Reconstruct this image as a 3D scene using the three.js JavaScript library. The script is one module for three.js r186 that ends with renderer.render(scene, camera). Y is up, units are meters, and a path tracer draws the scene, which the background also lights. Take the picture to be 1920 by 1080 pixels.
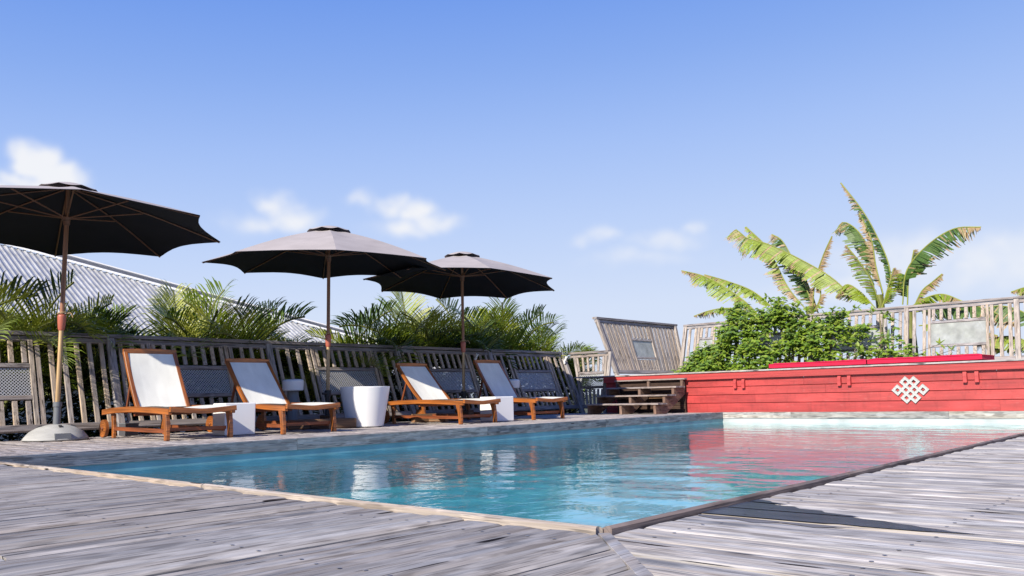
import * as THREE from 'three';
import { mergeGeometries } from 'three/addons/utils/BufferGeometryUtils.js';

// ---------------------------------------------------------------- camera, sky, sun, exposure
const scene = new THREE.Scene();
const camera = new THREE.PerspectiveCamera(38.65, 1920 / 1080, 0.05, 6000);
camera.position.set(-1.765, 0.35, 1.302);
camera.up.set(-0.082, 0.991, 0.105);
camera.lookAt(-1.765 + 7.36, 0.35 + 1.31, 1.302 - 6.65);
const renderer = new THREE.WebGLRenderer({ antialias: true });
renderer.toneMapping = THREE.LinearToneMapping;
renderer.toneMappingExposure = 1.5;
renderer.shadowMap.enabled = true;
const sun = new THREE.DirectionalLight(new THREE.Color().setRGB(1, 0.92, 0.78), 5);
sun.position.set(-0.828 * 40 + 5, 0.545 * 40, 0.131 * 40 - 4);
sun.target.position.set(5, 0, -4);
sun.castShadow = true;
sun.shadow.mapSize.set(4096, 4096);
Object.assign(sun.shadow.camera, { left: -18, right: 18, top: 18, bottom: -18, near: 1, far: 90 });
scene.add(sun, sun.target);

// ---------------------------------------------------------------- random + noise
function rng(seed) { let a = seed >>> 0; return () => { a = (a + 0x6D2B79F5) | 0; let t = Math.imul(a ^ (a >>> 15), 1 | a); t = (t + Math.imul(t ^ (t >>> 7), 61 | t)) ^ t; return ((t ^ (t >>> 14)) >>> 0) / 4294967296; }; }
function hash(x, y, s) { let h = Math.imul(x, 374761393) ^ Math.imul(y, 668265263) ^ Math.imul(s, 2246822519); h = Math.imul(h ^ (h >>> 13), 1274126177); return ((h ^ (h >>> 16)) >>> 0) / 4294967296; }
const mod = (a, n) => ((a % n) + n) % n;
function pnoise(x, y, px, py, s) {            // value noise that repeats every px, py
  const xi = Math.floor(x), yi = Math.floor(y), fx = x - xi, fy = y - yi;
  const u = fx * fx * (3 - 2 * fx), v = fy * fy * (3 - 2 * fy);
  const a = hash(mod(xi, px), mod(yi, py), s), b = hash(mod(xi + 1, px), mod(yi, py), s), c = hash(mod(xi, px), mod(yi + 1, py), s), d = hash(mod(xi + 1, px), mod(yi + 1, py), s);
  return (a + (b - a) * u) * (1 - v) + (c + (d - c) * u) * v;
}
function fbm(u, v, px, py, s, oct) { let r = 0, a = 0.5, t = 0; for (let i = 0; i < oct; i++) { r += a * pnoise(u * px, v * py, px, py, s + i * 17); t += a; a *= 0.5; px *= 2; py *= 2; } return r / t; }
const lin = (c) => (c <= 0.04045 ? c / 12.92 : Math.pow((c + 0.055) / 1.055, 2.4));
const clamp = (x, a = 0, b = 1) => Math.min(b, Math.max(a, x));
const smooth = (a, b, x) => { const t = clamp((x - a) / (b - a)); return t * t * (3 - 2 * t); };
const V = (x, y, z) => new THREE.Vector3(x, y, z);

// ---------------------------------------------------------------- sky
{
  const W = 2048, H = 1024, data = new Float32Array(W * H * 4);
  const stops = [[-90, 120, 125, 130], [-3, 200, 208, 222], [0, 216, 225, 242], [5, 207, 220, 243], [10, 184, 205, 243], [15, 160, 188, 240], [20, 134, 169, 234], [27, 103, 146, 228], [45, 72, 116, 210], [90, 52, 94, 186]];
  // cumulus: azimuth, elevation, half widths, strength (degrees)
  const C = [[-72.9, 14.6, 1.0, 1.0, 1.1], [-71.9, 13.9, 1.3, 0.9, 1.1], [-73.9, 13.4, 1.2, 0.55, 0.75], [-72.2, 13.2, 1.9, 0.7, 0.9], [-75.4, 13.0, 1.6, 0.5, 0.6],
    [-58.3, 13.3, 1.5, 1.0, 0.62], [-57.4, 12.4, 1.8, 1.1, 0.56], [-59.8, 11.9, 2.4, 0.9, 0.5], [-52.4, 13.8, 1.5, 0.6, 0.52], [-50.6, 13.2, 1.8, 0.7, 0.58], [-48.6, 13.1, 1.5, 0.9, 0.68], [-47.3, 12.3, 1.8, 0.9, 0.62], [-49.8, 11.9, 2.8, 0.8, 0.54],
    [-36.2, 10.9, 1.9, 0.6, 0.4], [-31, 10.5, 3.2, 0.8, 0.42], [-29.2, 11.3, 1.3, 0.6, 0.38], [-16, 8.0, 6, 1.9, 0.46], [-11, 7.4, 4, 1.8, 0.46], [-21, 6.4, 5, 1.2, 0.36], [-33, 9.3, 5, .8, .34]];
  const LUT = (A, B, t) => [1, 2, 3].map((i) => lin((A[i] + (B[i] - A[i]) * t) / 255));
  const rr = rng(91);
  for (let a = -85; a > -350; a -= 6 + rr() * 9) { const el = 9 + rr() * 7; for (let k = 0; k < 4; k++) C.push([a + (rr() - 0.5) * 5, el + (rr() - 0.5) * 1.4, 1 + rr() * 2, 0.5 + rr() * 0.6, 0.3 + rr() * 0.4]); }
  for (let j = 0; j < H; j++) {
    const el = ((j + 0.5) / H - 0.5) * 180;
    for (let i = 0; i < W; i++) {
      const az = ((i + 0.5) / W - 0.5) * 360, low = el > 0 ? 1 - clamp(el / 60) : 0, ee = el * (1 + low * (0.06 - 0.3 * Math.cos((az + 5) * Math.PI / 180)));   // the haze stands a little higher opposite the sun
      let k = 0; while (k < stops.length - 2 && ee > stops[k + 1][0]) k++;
      const A = stops[k], B = stops[k + 1], t = clamp((ee - A[0]) / (B[0] - A[0])), base = LUT(A, B, t);
      let d = 0;
      if (el > 2 && el < 24) {
        const w1 = fbm(i / W, j / H, 160, 90, 5, 4) - 0.5, w2 = fbm(i / W, j / H, 160, 90, 77, 4) - 0.5, n = fbm(i / W, j / H, 260, 160, 31, 4);
        for (const c of C) {
          let da = az - c[0] + w1 * 2.6; da = mod(da + 180, 360) - 180;
          const x = da / c[2], y = (el - c[1] + w2 * 1.5) / c[3], q = x * x + y * y;
          if (q < 5) d = Math.max(d, c[4] * Math.exp(-q * 0.9)) ;
        }
        d = smooth(0.07, 0.74, d * (0.58 + 0.85 * n)) * 0.95;
      }
      const o = (j * W + i) * 4, cl = [0.86, 0.87, 0.9];
      for (let c = 0; c < 3; c++) data[o + c] = (base[c] + (cl[c] - base[c]) * d) / 1.42;
      data[o + 3] = 1;
    }
  }
  const tex = new THREE.DataTexture(data, W, H, THREE.RGBAFormat, THREE.FloatType);
  tex.mapping = THREE.EquirectangularReflectionMapping; tex.magFilter = tex.minFilter = THREE.LinearFilter; tex.wrapS = THREE.RepeatWrapping; tex.needsUpdate = true;
  scene.background = tex; scene.environment = tex;
}

// ---------------------------------------------------------------- textures and materials
function dataTex(w, h, fn, srgb = true) {
  const d = new Uint8Array(w * h * 4);
  for (let j = 0; j < h; j++) for (let i = 0; i < w; i++) { const c = fn(i / w, j / h), o = (j * w + i) * 4; d[o] = clamp(c[0]) * 255; d[o + 1] = clamp(c[1]) * 255; d[o + 2] = clamp(c[2]) * 255; d[o + 3] = 255; }
  const t = new THREE.DataTexture(d, w, h); t.wrapS = t.wrapT = THREE.RepeatWrapping; t.magFilter = THREE.LinearFilter; t.minFilter = THREE.LinearMipmapLinearFilter; t.generateMipmaps = true;
  if (srgb) t.colorSpace = THREE.SRGBColorSpace; t.needsUpdate = true; return t;
}
// grey weathered boards: u runs 2.56 m along the grain, v 0.64 m across
function weatheredWood(seed, crackAmount, bleach, size = 1024) {
  const height = (u, v) => 0.5 * fbm(u, v, 12, 90, seed, 3) + 0.5 * fbm(u, v, 26, 200, seed + 3, 2);
  const col = (u, v) => {
    const g = height(u, v), band = fbm(u, v, 5, 20, seed + 9, 3), blotch = fbm(u, v, 22, 14, seed + 21, 4), fine = fbm(u, v, 40, 300, seed + 5, 2);
    let t = 0.79 + 0.15 * (band - 0.5) + 0.17 * (g - 0.5) + 0.1 * (fine - 0.5);
    t += bleach * smooth(0.54, 0.72, blotch);
    t -= 0.15 * smooth(0.55, 0.75, fbm(u, v, 16, 26, seed + 40, 3));
    const cr = smooth(0.72, 0.80, fbm(u, v, 14, 64, seed + 60, 2)) * smooth(0.48, 0.64, fbm(u, v, 10, 14, seed + 70, 2));
    const fl = smooth(0.66, 0.78, fbm(u, v, 24, 150, seed + 90, 2)); t *= (1 - crackAmount * cr) * (1 - 0.2 * fl);
    const warm = (fbm(u, v, 4, 26, seed + 81, 2) - 0.5) * 0.07 + 0.008;
    return [t + warm * 0.8 + 0.01, t, t - warm + 0.015];
  };
  const bump = (u, v) => { const g = height(u, v); return [g, g, g]; };
  return { map: dataTex(size, size / 2, col), bump: dataTex(1024, 512, bump, false) };
}
const deckTex = weatheredWood(11, 0.8, 0.085, 2048), fenceTex = weatheredWood(47, 0.5, 0.06);
const teakTex = dataTex(512, 256, (u, v) => { const g = fbm(u, v, 5, 60, 3, 4), b = fbm(u, v, 2, 9, 8, 3); const t = 0.72 + 0.5 * (g - 0.5) + 0.35 * (b - 0.5); return [t, t * 0.97, t * 0.95]; });
const paintTex = dataTex(1024, 256, (u, v) => { const g = fbm(u, v, 8, 90, 13, 3), b = fbm(u, v, 6, 5, 18, 4), s = smooth(0.68, 0.8, fbm(u, v, 30, 50, 28, 3)); const st = smooth(0.58, 0.75, fbm(u, v, 70, 6, 99, 3)); const t = 0.84 + 0.16 * (g - 0.5) + 0.3 * (b - 0.5) - 0.04 * st; return [t, t + 0.16 * s - 0.02, t + 0.15 * s - 0.02]; });
const weaveTex = dataTex(256, 256, (u, v) => { const t = 0.9 + 0.07 * Math.sin(u * 64 * 6.283) * Math.sin(v * 64 * 6.283) + 0.1 * (fbm(u, v, 4, 3, 66, 3) - 0.5) + 0.05 * (fbm(u, v, 14, 2, 67, 2) - 0.5); return [t, t, t]; });
const grainTex = dataTex(256, 256, (u, v) => { const t = 0.85 + 0.3 * (fbm(u, v, 8, 8, 71, 5) - 0.5); return [t, t, t]; });
const clothTex = dataTex(512, 512, (u, v) => { const t = 0.82 + 0.1 * (fbm(u, v, 6, 6, 51, 5) - 0.5) + 0.06 * Math.sin(u * 200 * 6.283) * Math.sin(v * 200 * 6.283); return [t, t * 0.985, t * 0.975]; });
const leafTex = dataTex(256, 256, (u, v) => { const t = 0.8 + 0.5 * (fbm(u, v, 10, 40, 33, 3) - 0.5); return [t, t, t * 0.9]; });
function std(r, g, b, o = {}) { const m = new THREE.MeshPhysicalMaterial({ roughness: 0.8, side: THREE.DoubleSide, ...o }); m.color.setRGB(r, g, b); return m; }
const woodMat = (r, g, b, tex = fenceTex, bs = 0.0015) => std(r, g, b, { map: tex.map, bumpMap: tex.bump, bumpScale: bs, roughness: 0.9, specularIntensity: 0.35 });
const M = {
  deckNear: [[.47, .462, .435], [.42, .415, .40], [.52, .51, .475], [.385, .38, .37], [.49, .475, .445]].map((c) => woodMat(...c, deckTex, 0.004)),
  deckSide: [[.68, .665, .61], [.63, .62, .58], [.71, .695, .635], [.60, .59, .555], [.69, .67, .61]].map((c) => woodMat(...c, deckTex, 0.004)),  // paler than the near boards: sun caught across the grain, put into the colour
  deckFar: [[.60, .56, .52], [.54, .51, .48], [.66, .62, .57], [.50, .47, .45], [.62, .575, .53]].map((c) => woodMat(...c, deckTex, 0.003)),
  mitre: woodMat(.50, .49, .47, deckTex),
  trimPale: woodMat(.60, .53, .44, deckTex), trimDark: woodMat(.27, .225, .205, deckTex),
  fascia: [[.33, .34, .345], [.37, .375, .37], [.30, .31, .32]].map((c) => woodMat(...c, deckTex, 0.003)),
  copingFar: [[.52, .51, .46], [.45, .445, .41], [.56, .55, .51]].map((c) => woodMat(...c, deckTex, 0.003)),
  fence: [[.62, .52, .40], [.55, .48, .39], [.66, .56, .43], [.51, .45, .385], [.58, .52, .45]].map((c) => woodMat(...c)),
  fencePost: woodMat(.50, .48, .47), rail: woodMat(.40, .37, .35),
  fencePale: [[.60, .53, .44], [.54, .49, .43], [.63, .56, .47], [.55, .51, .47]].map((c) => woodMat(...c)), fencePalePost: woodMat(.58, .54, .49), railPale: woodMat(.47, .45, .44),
  stair: [[.32, .21, .155], [.36, .25, .19], [.28, .18, .14]].map((c) => woodMat(...c)), stairShade: woodMat(.10, .065, .05), stairTread: woodMat(.46, .41, .38),
  teak: std(.56, .185, .035, { map: teakTex, roughness: 0.42, clearcoat: 0.25, clearcoatRoughness: 0.35 }),
  teakDark: std(.36, .105, .035, { map: teakTex, roughness: 0.5 }),
  timber: std(.33, .19, .10, { map: teakTex, roughness: 0.75 }),
  sling: std(.86, .85, .78, { map: weaveTex, roughness: 0.9 }),
  poleLow: std(.82, .58, .30, { map: teakTex, roughness: 0.5 }), poleHigh: std(.52, .25, .14, { map: teakTex, roughness: 0.5 }), rib: std(.36, .17, .10, { map: teakTex, roughness: 0.6 }),
  collar: std(.40, .11, .07, { roughness: 0.45 }), sleeve: std(.13, .14, .155, { roughness: 0.5 }), sleeveDark: std(.02, .02, .022, { roughness: 0.5 }),
  cord: std(.45, .30, .16),
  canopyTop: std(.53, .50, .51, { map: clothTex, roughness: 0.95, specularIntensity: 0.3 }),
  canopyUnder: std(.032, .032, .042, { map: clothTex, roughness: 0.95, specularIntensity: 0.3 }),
  concrete: std(.50, .50, .485, { map: grainTex, bumpMap: grainTex, bumpScale: 0.004, roughness: 0.9 }), dark: std(.03, .03, .033, { roughness: 0.6 }),
  white: std(.86, .86, .86, { roughness: 0.4, map: grainTex }), whitePlastic: std(.74, .74, .74, { roughness: 0.35 }),
  red: [[.54, .060, .058], [.52, .055, .054], [.56, .066, .062]].map((c) => std(...c, { map: paintTex, bumpMap: paintTex, bumpScale: 0.002, roughness: 0.6 })),
  redDark: std(.42, .035, .033, { map: paintTex, roughness: 0.6 }),
  capWood: woodMat(.62, .58, .54), cushion: std(.62, .006, .055, { map: weaveTex, roughness: 0.85 }), emblem: std(.58, .57, .55, { roughness: 0.6, map: grainTex }),
  liner: std(.22, .45, .51, { roughness: 0.5, map: grainTex }), linerFloor: std(.17, .58, .68, { roughness: 0.5, map: grainTex }), linerPale: std(.60, .64, .65, { roughness: 0.5, map: grainTex }),  // wall liner darker than floor: dimming of sunlight under water put into its colour
  roof: std(.52, .53, .55, { roughness: 0.45, metalness: 0.15, map: grainTex }), roofCap: std(.80, .80, .82, { roughness: 0.5 }), roofSide: std(.58, .58, .58, { roughness: 0.6 }), houseWall: std(.72, .70, .66, { map: grainTex }),
  ground: std(.075, .085, .04, { map: grainTex, roughness: 1 }),
};

// ---------------------------------------------------------------- builders
const used = {};
function numbered(n) { used[n] = (used[n] || 0) + 1; return used[n] === 1 ? n : `${n}_${String(used[n] - 1).padStart(3, '0')}`; }
function shade(o) { o.traverse((c) => { if (c.isMesh) { c.castShadow = c.receiveShadow = true; } }); return o; }
function part(name, geo, mat, parent) { const m = new THREE.Mesh(geo, mat); m.name = name; m.castShadow = m.receiveShadow = true; parent.add(m); return m; }
function thing(name, label, category, group, pos, turn = 0) { const g = new THREE.Group(); g.name = numbered(name); g.userData = { label, category }; if (group) g.userData.group = group; if (pos) g.position.set(...pos); g.rotation.y = turn; scene.add(g); return g; }
function structure(name) { const g = new THREE.Group(); g.name = numbered(name); g.userData = { kind: 'structure' }; scene.add(g); return g; }
const R = rng(2024);
function geoFrom(pos, uv, idx) { const g = new THREE.BufferGeometry(); g.setAttribute('position', new THREE.Float32BufferAttribute(pos, 3)); g.setAttribute('uv', new THREE.Float32BufferAttribute(uv, 2)); if (idx) { g.setIndex(idx); g.computeVertexNormals(); } else g.computeVertexNormals(); return g; }
// flat-shaded quads: list of [a,b,c,d] with uv
class Quads {
  constructor() { this.p = []; this.t = []; }
  quad(a, b, c, d, ua, ub, uc, ud) { for (const [v, w] of [[a, ua], [b, ub], [c, uc], [a, ua], [c, uc], [d, ud]]) { this.p.push(v[0], v[1], v[2]); this.t.push(w[0], w[1]); } }
  geo() { return geoFrom(this.p, this.t); }
}
// a board lying flat: four plan corners (x,z) in order, chamfered top; alongX = direction of grain
function plank(c, y0, y1, alongX, ch = 0.006) {
  const q = new Quads(), ru = R() * 7, rv = R() * 7, cx = (c[0][0] + c[1][0] + c[2][0] + c[3][0]) / 4, cz = (c[0][1] + c[1][1] + c[2][1] + c[3][1]) / 4;
  const uv = (p) => { const s = alongX ? p[0] : p[2], t = alongX ? p[2] : p[0]; return [s / 2.56 + ru, (t + p[1]) / 0.64 + rv]; };
  const inset = (p, d) => { const dx = cx - p[0], dz = cz - p[1]; return [p[0] + Math.sign(dx) * d, p[1] + Math.sign(dz) * d]; };
  const inn = c.map((p) => inset(p, ch * .7)), bot = c.map((p) => [p[0], y0, p[1]]), L2 = (a, b, t) => [a[0] + (b[0] - a[0]) * t, a[1] + (b[1] - a[1]) * t];
  const Q = (a, b, d, e) => q.quad(a, b, d, e, uv(a), uv(b), uv(d), uv(e));
  // cross-section of the top: chamfer, slightly crowned face, chamfer
  const w = Math.hypot(...(alongX ? [c[3][0] - c[0][0], c[3][1] - c[0][1]] : [c[1][0] - c[0][0], c[1][1] - c[0][1]])), f = clamp(ch / w, 0, .3), prof = [[0, ch], [f, ch * .32], [.5, 0], [1 - f, ch * .32], [1, ch]];
  const row = prof.map(([t, d]) => { const A = alongX ? L2(inn[0], inn[3], t) : L2(inn[0], inn[1], t), B = alongX ? L2(inn[1], inn[2], t) : L2(inn[3], inn[2], t), o = t === 0 ? [c[0], alongX ? c[1] : c[3]] : t === 1 ? (alongX ? [c[3], c[2]] : [c[1], c[2]]) : [A, B]; return [[o[0][0], y1 - d, o[0][1]], [o[1][0], y1 - d, o[1][1]]]; });
  for (let k = 0; k < 4; k++) { if (alongX) Q(row[k + 1][0], row[k + 1][1], row[k][1], row[k][0]); else Q(row[k][0], row[k][1], row[k + 1][1], row[k + 1][0]); }
  const lowA = row.map((r) => r[0]), lowB = row.map((r) => r[1]);
  for (const e of [lowA, lowB]) for (let k = 0; k < 4; k++) Q(e[k], e[k + 1], [e[k + 1][0], y0, e[k + 1][2]], [e[k][0], y0, e[k][2]]);
  for (const r of [row[0], row[4]]) Q(r[0], r[1], [r[1][0], y0, r[1][2]], [r[0][0], y0, r[0][2]]);
  return q.geo();
}
// unit-length stick along y with chamfered long edges, cached
const stickCache = {};
function stickGeo(w, t, v) {
  const k = `${w.toFixed(4)}|${t.toFixed(4)}|${v}`; if (stickCache[k]) return stickCache[k];
  const ch = Math.min(w, t) * 0.12, a = w / 2, b = t / 2, ring = [[-a + ch, -b], [a - ch, -b], [a, -b + ch], [a, b - ch], [a - ch, b], [-a + ch, b], [-a, b - ch], [-a, -b + ch]];
  const q = new Quads(), ou = hash(v, 3, 7) * 5, ov = hash(v, 5, 9) * 5; let s = 0;
  for (let i = 0; i < 8; i++) { const A = ring[i], B = ring[(i + 1) % 8], l = Math.hypot(B[0] - A[0], B[1] - A[1]);
    q.quad([A[0], 0, A[1]], [A[0], 1, A[1]], [B[0], 1, B[1]], [B[0], 0, B[1]], [ou, ov + s / 0.64], [ou + 0.42, ov + s / 0.64], [ou + 0.42, ov + (s + l) / 0.64], [ou, ov + (s + l) / 0.64]); s += l; }
  for (const y of [0, 1]) { const P = ring.map((r) => [r[0], y, r[1]]), uvp = ring.map((r) => [ou + r[0], ov + r[1]]); for (const [i, j, k2, l] of [[0, 1, 2, 3], [0, 3, 4, 7], [4, 5, 6, 7]]) { const o = y ? [l, k2, j, i] : [i, j, k2, l]; q.quad(P[o[0]], P[o[1]], P[o[2]], P[o[3]], uvp[o[0]], uvp[o[1]], uvp[o[2]], uvp[o[3]]); } }
  return (stickCache[k] = q.geo());
}
function stick(name, parent, a, b, w, t, normal, mat, v = Math.floor(R() * 8)) {
  const A = V(...a), B = V(...b), y = B.clone().sub(A), L = y.length(); y.normalize();
  const z = V(...normal); z.addScaledVector(y, -z.dot(y)).normalize(); const x = y.clone().cross(z);
  const m = new THREE.Mesh(stickGeo(w, t, v), mat); m.name = name; m.castShadow = m.receiveShadow = true;
  m.position.copy(A); m.quaternion.setFromRotationMatrix(new THREE.Matrix4().makeBasis(x, y, z)); m.scale.set(1, L, 1); parent.add(m); return m;
}
const pick = (a) => a[Math.floor(R() * a.length)];
const mix3 = (a, b, t) => [a[0] + (b[0] - a[0]) * t, a[1] + (b[1] - a[1]) * t, a[2] + (b[2] - a[2]) * t];

// ================================================================ SETTING
{ // ground with the pool cut out
  const s = new THREE.Shape(); s.moveTo(-3000, -3000); s.lineTo(3000, -3000); s.lineTo(3000, 3000); s.lineTo(-3000, 3000); s.closePath();
  const h = new THREE.Path(); h.moveTo(-.02, -.02); h.lineTo(-.02, 5.6); h.lineTo(11.14, 5.6); h.lineTo(11.14, -.02); h.closePath(); s.holes.push(h);
  const g = new THREE.ShapeGeometry(s); g.rotateX(-Math.PI / 2);
  const p = g.attributes.position, uv = new Float32Array(p.count * 2); for (let i = 0; i < p.count; i++) { uv[2 * i] = p.getX(i) / 3; uv[2 * i + 1] = p.getZ(i) / 3; }
  g.setAttribute('uv', new THREE.BufferAttribute(uv, 2)); g.translate(0, -0.42, 0);
  const m = new THREE.Mesh(g, M.ground); m.name = 'ground'; m.userData = { kind: 'structure' }; m.receiveShadow = true; scene.add(m);
}
const PX = 11.08, PZ = -5.55, WATER = -0.165;
{ // pool shell
  const pool = structure('pool_basin');
  const face = (a, b, c, d, mat, name) => { const q = new Quads(), l = Math.hypot(b[0] - a[0], b[1] - a[1], b[2] - a[2]), h = Math.hypot(d[0] - a[0], d[1] - a[1], d[2] - a[2]); q.quad(a, b, c, d, [0, 0], [l / 2, 0], [l / 2, h / 2], [0, h / 2]); return part(name, q.geo(), mat, pool); };
  const D = -0.56;   // the floor where the bent light shows it: seen this low over the water it looks far shallower than it is
  face([0, D, 0], [PX, D, 0], [PX, D, PZ], [0, D, PZ], M.linerFloor, 'pool_floor');
  face([0, D, PZ], [PX, D, PZ], [PX, -0.1, PZ], [0, -0.1, PZ], M.liner, 'pool_wall');
  face([0, D, 0], [0, D, PZ], [0, -0.03, PZ], [0, -0.03, 0], M.liner, 'pool_wall');
  face([PX, D, 0], [0, D, 0], [0, -0.03, 0], [PX, -0.03, 0], M.liner, 'pool_wall');
  face([PX, D, PZ], [PX, D, 0], [PX, WATER - 0.1, 0], [PX, WATER - 0.1, PZ], M.liner, 'pool_wall');
  face([PX, WATER - 0.1, PZ], [PX, WATER - 0.1, 0], [PX, -0.1, 0], [PX, -0.1, PZ], M.linerPale, 'waterline_band');
}
{ // water: small wind waves as real relief, finer ripples as bump
  const nx = 460, nz = 232, wr = rng(77), waves = [];
  for (let i = 0; i < 34; i++) { const L = 0.16 * Math.pow(7, wr()), a = (wr() - 0.5) * 2.0 + 0.35, k = 6.283 / L; waves.push([k * Math.cos(a), k * Math.sin(a), wr() * 6.28, 0.0042 / k]); }
  const pos = [], nor = [], uv = [], idx = [];
  for (let j = 0; j <= nz; j++) for (let i = 0; i <= nx; i++) {
    const x = 0.001 + (PX - 0.002) * i / nx, z = -0.001 + (PZ + 0.002) * j / nz; let h = 0, hx = 0, hz = 0;
    const gust = 0.55 + 0.9 * fbm(x / 12, z / 12 + 1, 5, 5, 9, 2);
    for (const w of waves) { const ph = w[0] * x + w[1] * z + w[2], A = w[3] * gust; h += A * Math.sin(ph); hx += A * w[0] * Math.cos(ph); hz += A * w[1] * Math.cos(ph); }
    pos.push(x, WATER + h, z); const l = Math.hypot(hx, 1, hz); nor.push(-hx / l, 1 / l, -hz / l); uv.push(x / 1.6, z / 1.6);
  }
  for (let j = 0; j < nz; j++) for (let i = 0; i < nx; i++) { const a = j * (nx + 1) + i, b = a + 1, c = a + nx + 1, d = c + 1; idx.push(a, b, d, a, d, c); }
  const g = new THREE.BufferGeometry(); g.setAttribute('position', new THREE.Float32BufferAttribute(pos, 3)); g.setAttribute('normal', new THREE.Float32BufferAttribute(nor, 3)); g.setAttribute('uv', new THREE.Float32BufferAttribute(uv, 2)); g.setIndex(idx);
  const rip = dataTex(512, 512, (u, v) => { const t = 0.6 * fbm(u, v, 20, 26, 4, 3) + 0.4 * fbm(u, v, 9, 12, 44, 2); return [t, t, t]; }, false);
  const m = new THREE.MeshPhysicalMaterial({ transmission: 1, thickness: 0, ior: 1.33, roughness: 0.03, bumpMap: rip, bumpScale: 0.0032, side: THREE.DoubleSide }); m.color.setRGB(.74, .96, .98);
  const w = new THREE.Mesh(g, m); w.name = 'pool_water'; w.userData = { kind: 'structure' }; w.receiveShadow = true; scene.add(w);
}
const PW = 0.155, GAP = 0.011;
const screws = (list, parent) => {                                  // pairs of screw heads over each joist
  const d = new THREE.CircleGeometry(0.0055, 8); d.rotateX(-Math.PI / 2); const gs = list.map(([x, y, z]) => { const g = d.clone(); g.translate(x, y, z); return g; });
  const m = part('screw_heads', mergeGeometries(gs), std(.30, .28, .27, { metalness: 0.5, roughness: 0.5 }), parent); m.userData = { kind: 'stuff' };
};
{ // near deck: boards run along X up to the pool end, cut at 45 degrees along the mitre
  const deck = structure('near_deck'), sc = [];
  let k = 0;
  for (let z = -7.9; z < 2.4; z += PW, k++) {
    const z0 = z, z1 = z + PW - GAP, y = -0.004 + R() * 0.007;
    const xe = (zz) => Math.min(-0.036, -zz - 0.017);
    let x0 = -5.2; const joint = -3.2 + R() * 2.2;
    if (xe(z1) < -5) continue;
    const cuts = joint < xe(z1) - 0.3 ? [x0, joint, null] : [x0, null];
    for (let s = 0; s < cuts.length - 1; s++) {
      const a = cuts[s] + (s ? 0.002 : 0), e0 = cuts[s + 1] ?? xe(z0), e1 = cuts[s + 1] ?? xe(z1);
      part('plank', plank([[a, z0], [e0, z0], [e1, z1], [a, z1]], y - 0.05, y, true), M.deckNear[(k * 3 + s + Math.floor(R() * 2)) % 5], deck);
    }
    for (let x = -0.16; x > -2.6; x -= 0.52) if (x < xe(z1) - 0.03) for (const f of [0.24, 0.76]) sc.push([x + (R() - 0.5) * 0.02, y + 0.0008, z0 + PW * f]);
  }
  screws(sc, deck);
}
const sideBoards = [];
{ // side deck: boards run along Z, starting at the mitre
  const deck = structure('side_deck'), sc = []; let k = 0;
  for (let x = -2.2; x < 11.1; x += PW, k++) {
    const x0 = x, x1 = x + PW - GAP, y = -0.004 + R() * 0.006, jag = R() * 0.012;
    const zs = (xx) => Math.max(0.034 + jag, -xx + 0.017);
    sideBoards.push({ x: x0, y }); const joint = 1.6 + R() * 2.2, zend = 7;
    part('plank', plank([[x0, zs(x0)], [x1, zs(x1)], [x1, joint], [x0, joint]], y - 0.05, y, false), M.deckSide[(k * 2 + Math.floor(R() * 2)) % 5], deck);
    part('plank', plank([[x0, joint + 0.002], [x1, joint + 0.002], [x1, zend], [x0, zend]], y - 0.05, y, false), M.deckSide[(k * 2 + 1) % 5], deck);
    for (let z = 0.16; z < 3; z += 0.52) if (z > zs(x0) + 0.03) for (const f of [0.24, 0.76]) sc.push([x0 + PW * f, y + 0.0008, z + (R() - 0.5) * 0.02]);
  }
  screws(sc, deck);
  const q = plank([[-2.35, 2.35 - 0.022], [-0.040, 0.018], [-0.018, 0.040], [-2.35 + 0.022, 2.35]], -0.03, 0.003, true, .001); part('mitre_board', q, M.mitre, deck);
}
{ // lounger deck beyond the pool: boards run along Z
  const deck = structure('lounger_deck'); let k = 0;
  for (let x = -5.2; x < 11.14; x += PW, k++) {
    const x0 = x, x1 = Math.min(11.14, x + PW - GAP), y = -0.002 + R() * 0.003, j = -7.6 + R() * 1.4, near = x0 < -0.05 ? -7.92 : PZ - 0.032;
    if (near < -7.9) { part('plank', plank([[x0, -8.78], [x1, -8.78], [x1, near], [x0, near]], y - 0.05, y, false), M.deckFar[k % 5], deck); continue; }
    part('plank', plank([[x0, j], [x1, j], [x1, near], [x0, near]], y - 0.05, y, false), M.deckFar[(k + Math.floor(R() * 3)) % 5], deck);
    part('plank', plank([[x0, -8.78], [x1, -8.78], [x1, j - 0.004], [x0, j - 0.004]], y - 0.05, y, false), M.deckFar[(k + 2) % 5], deck);
  }
}
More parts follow.
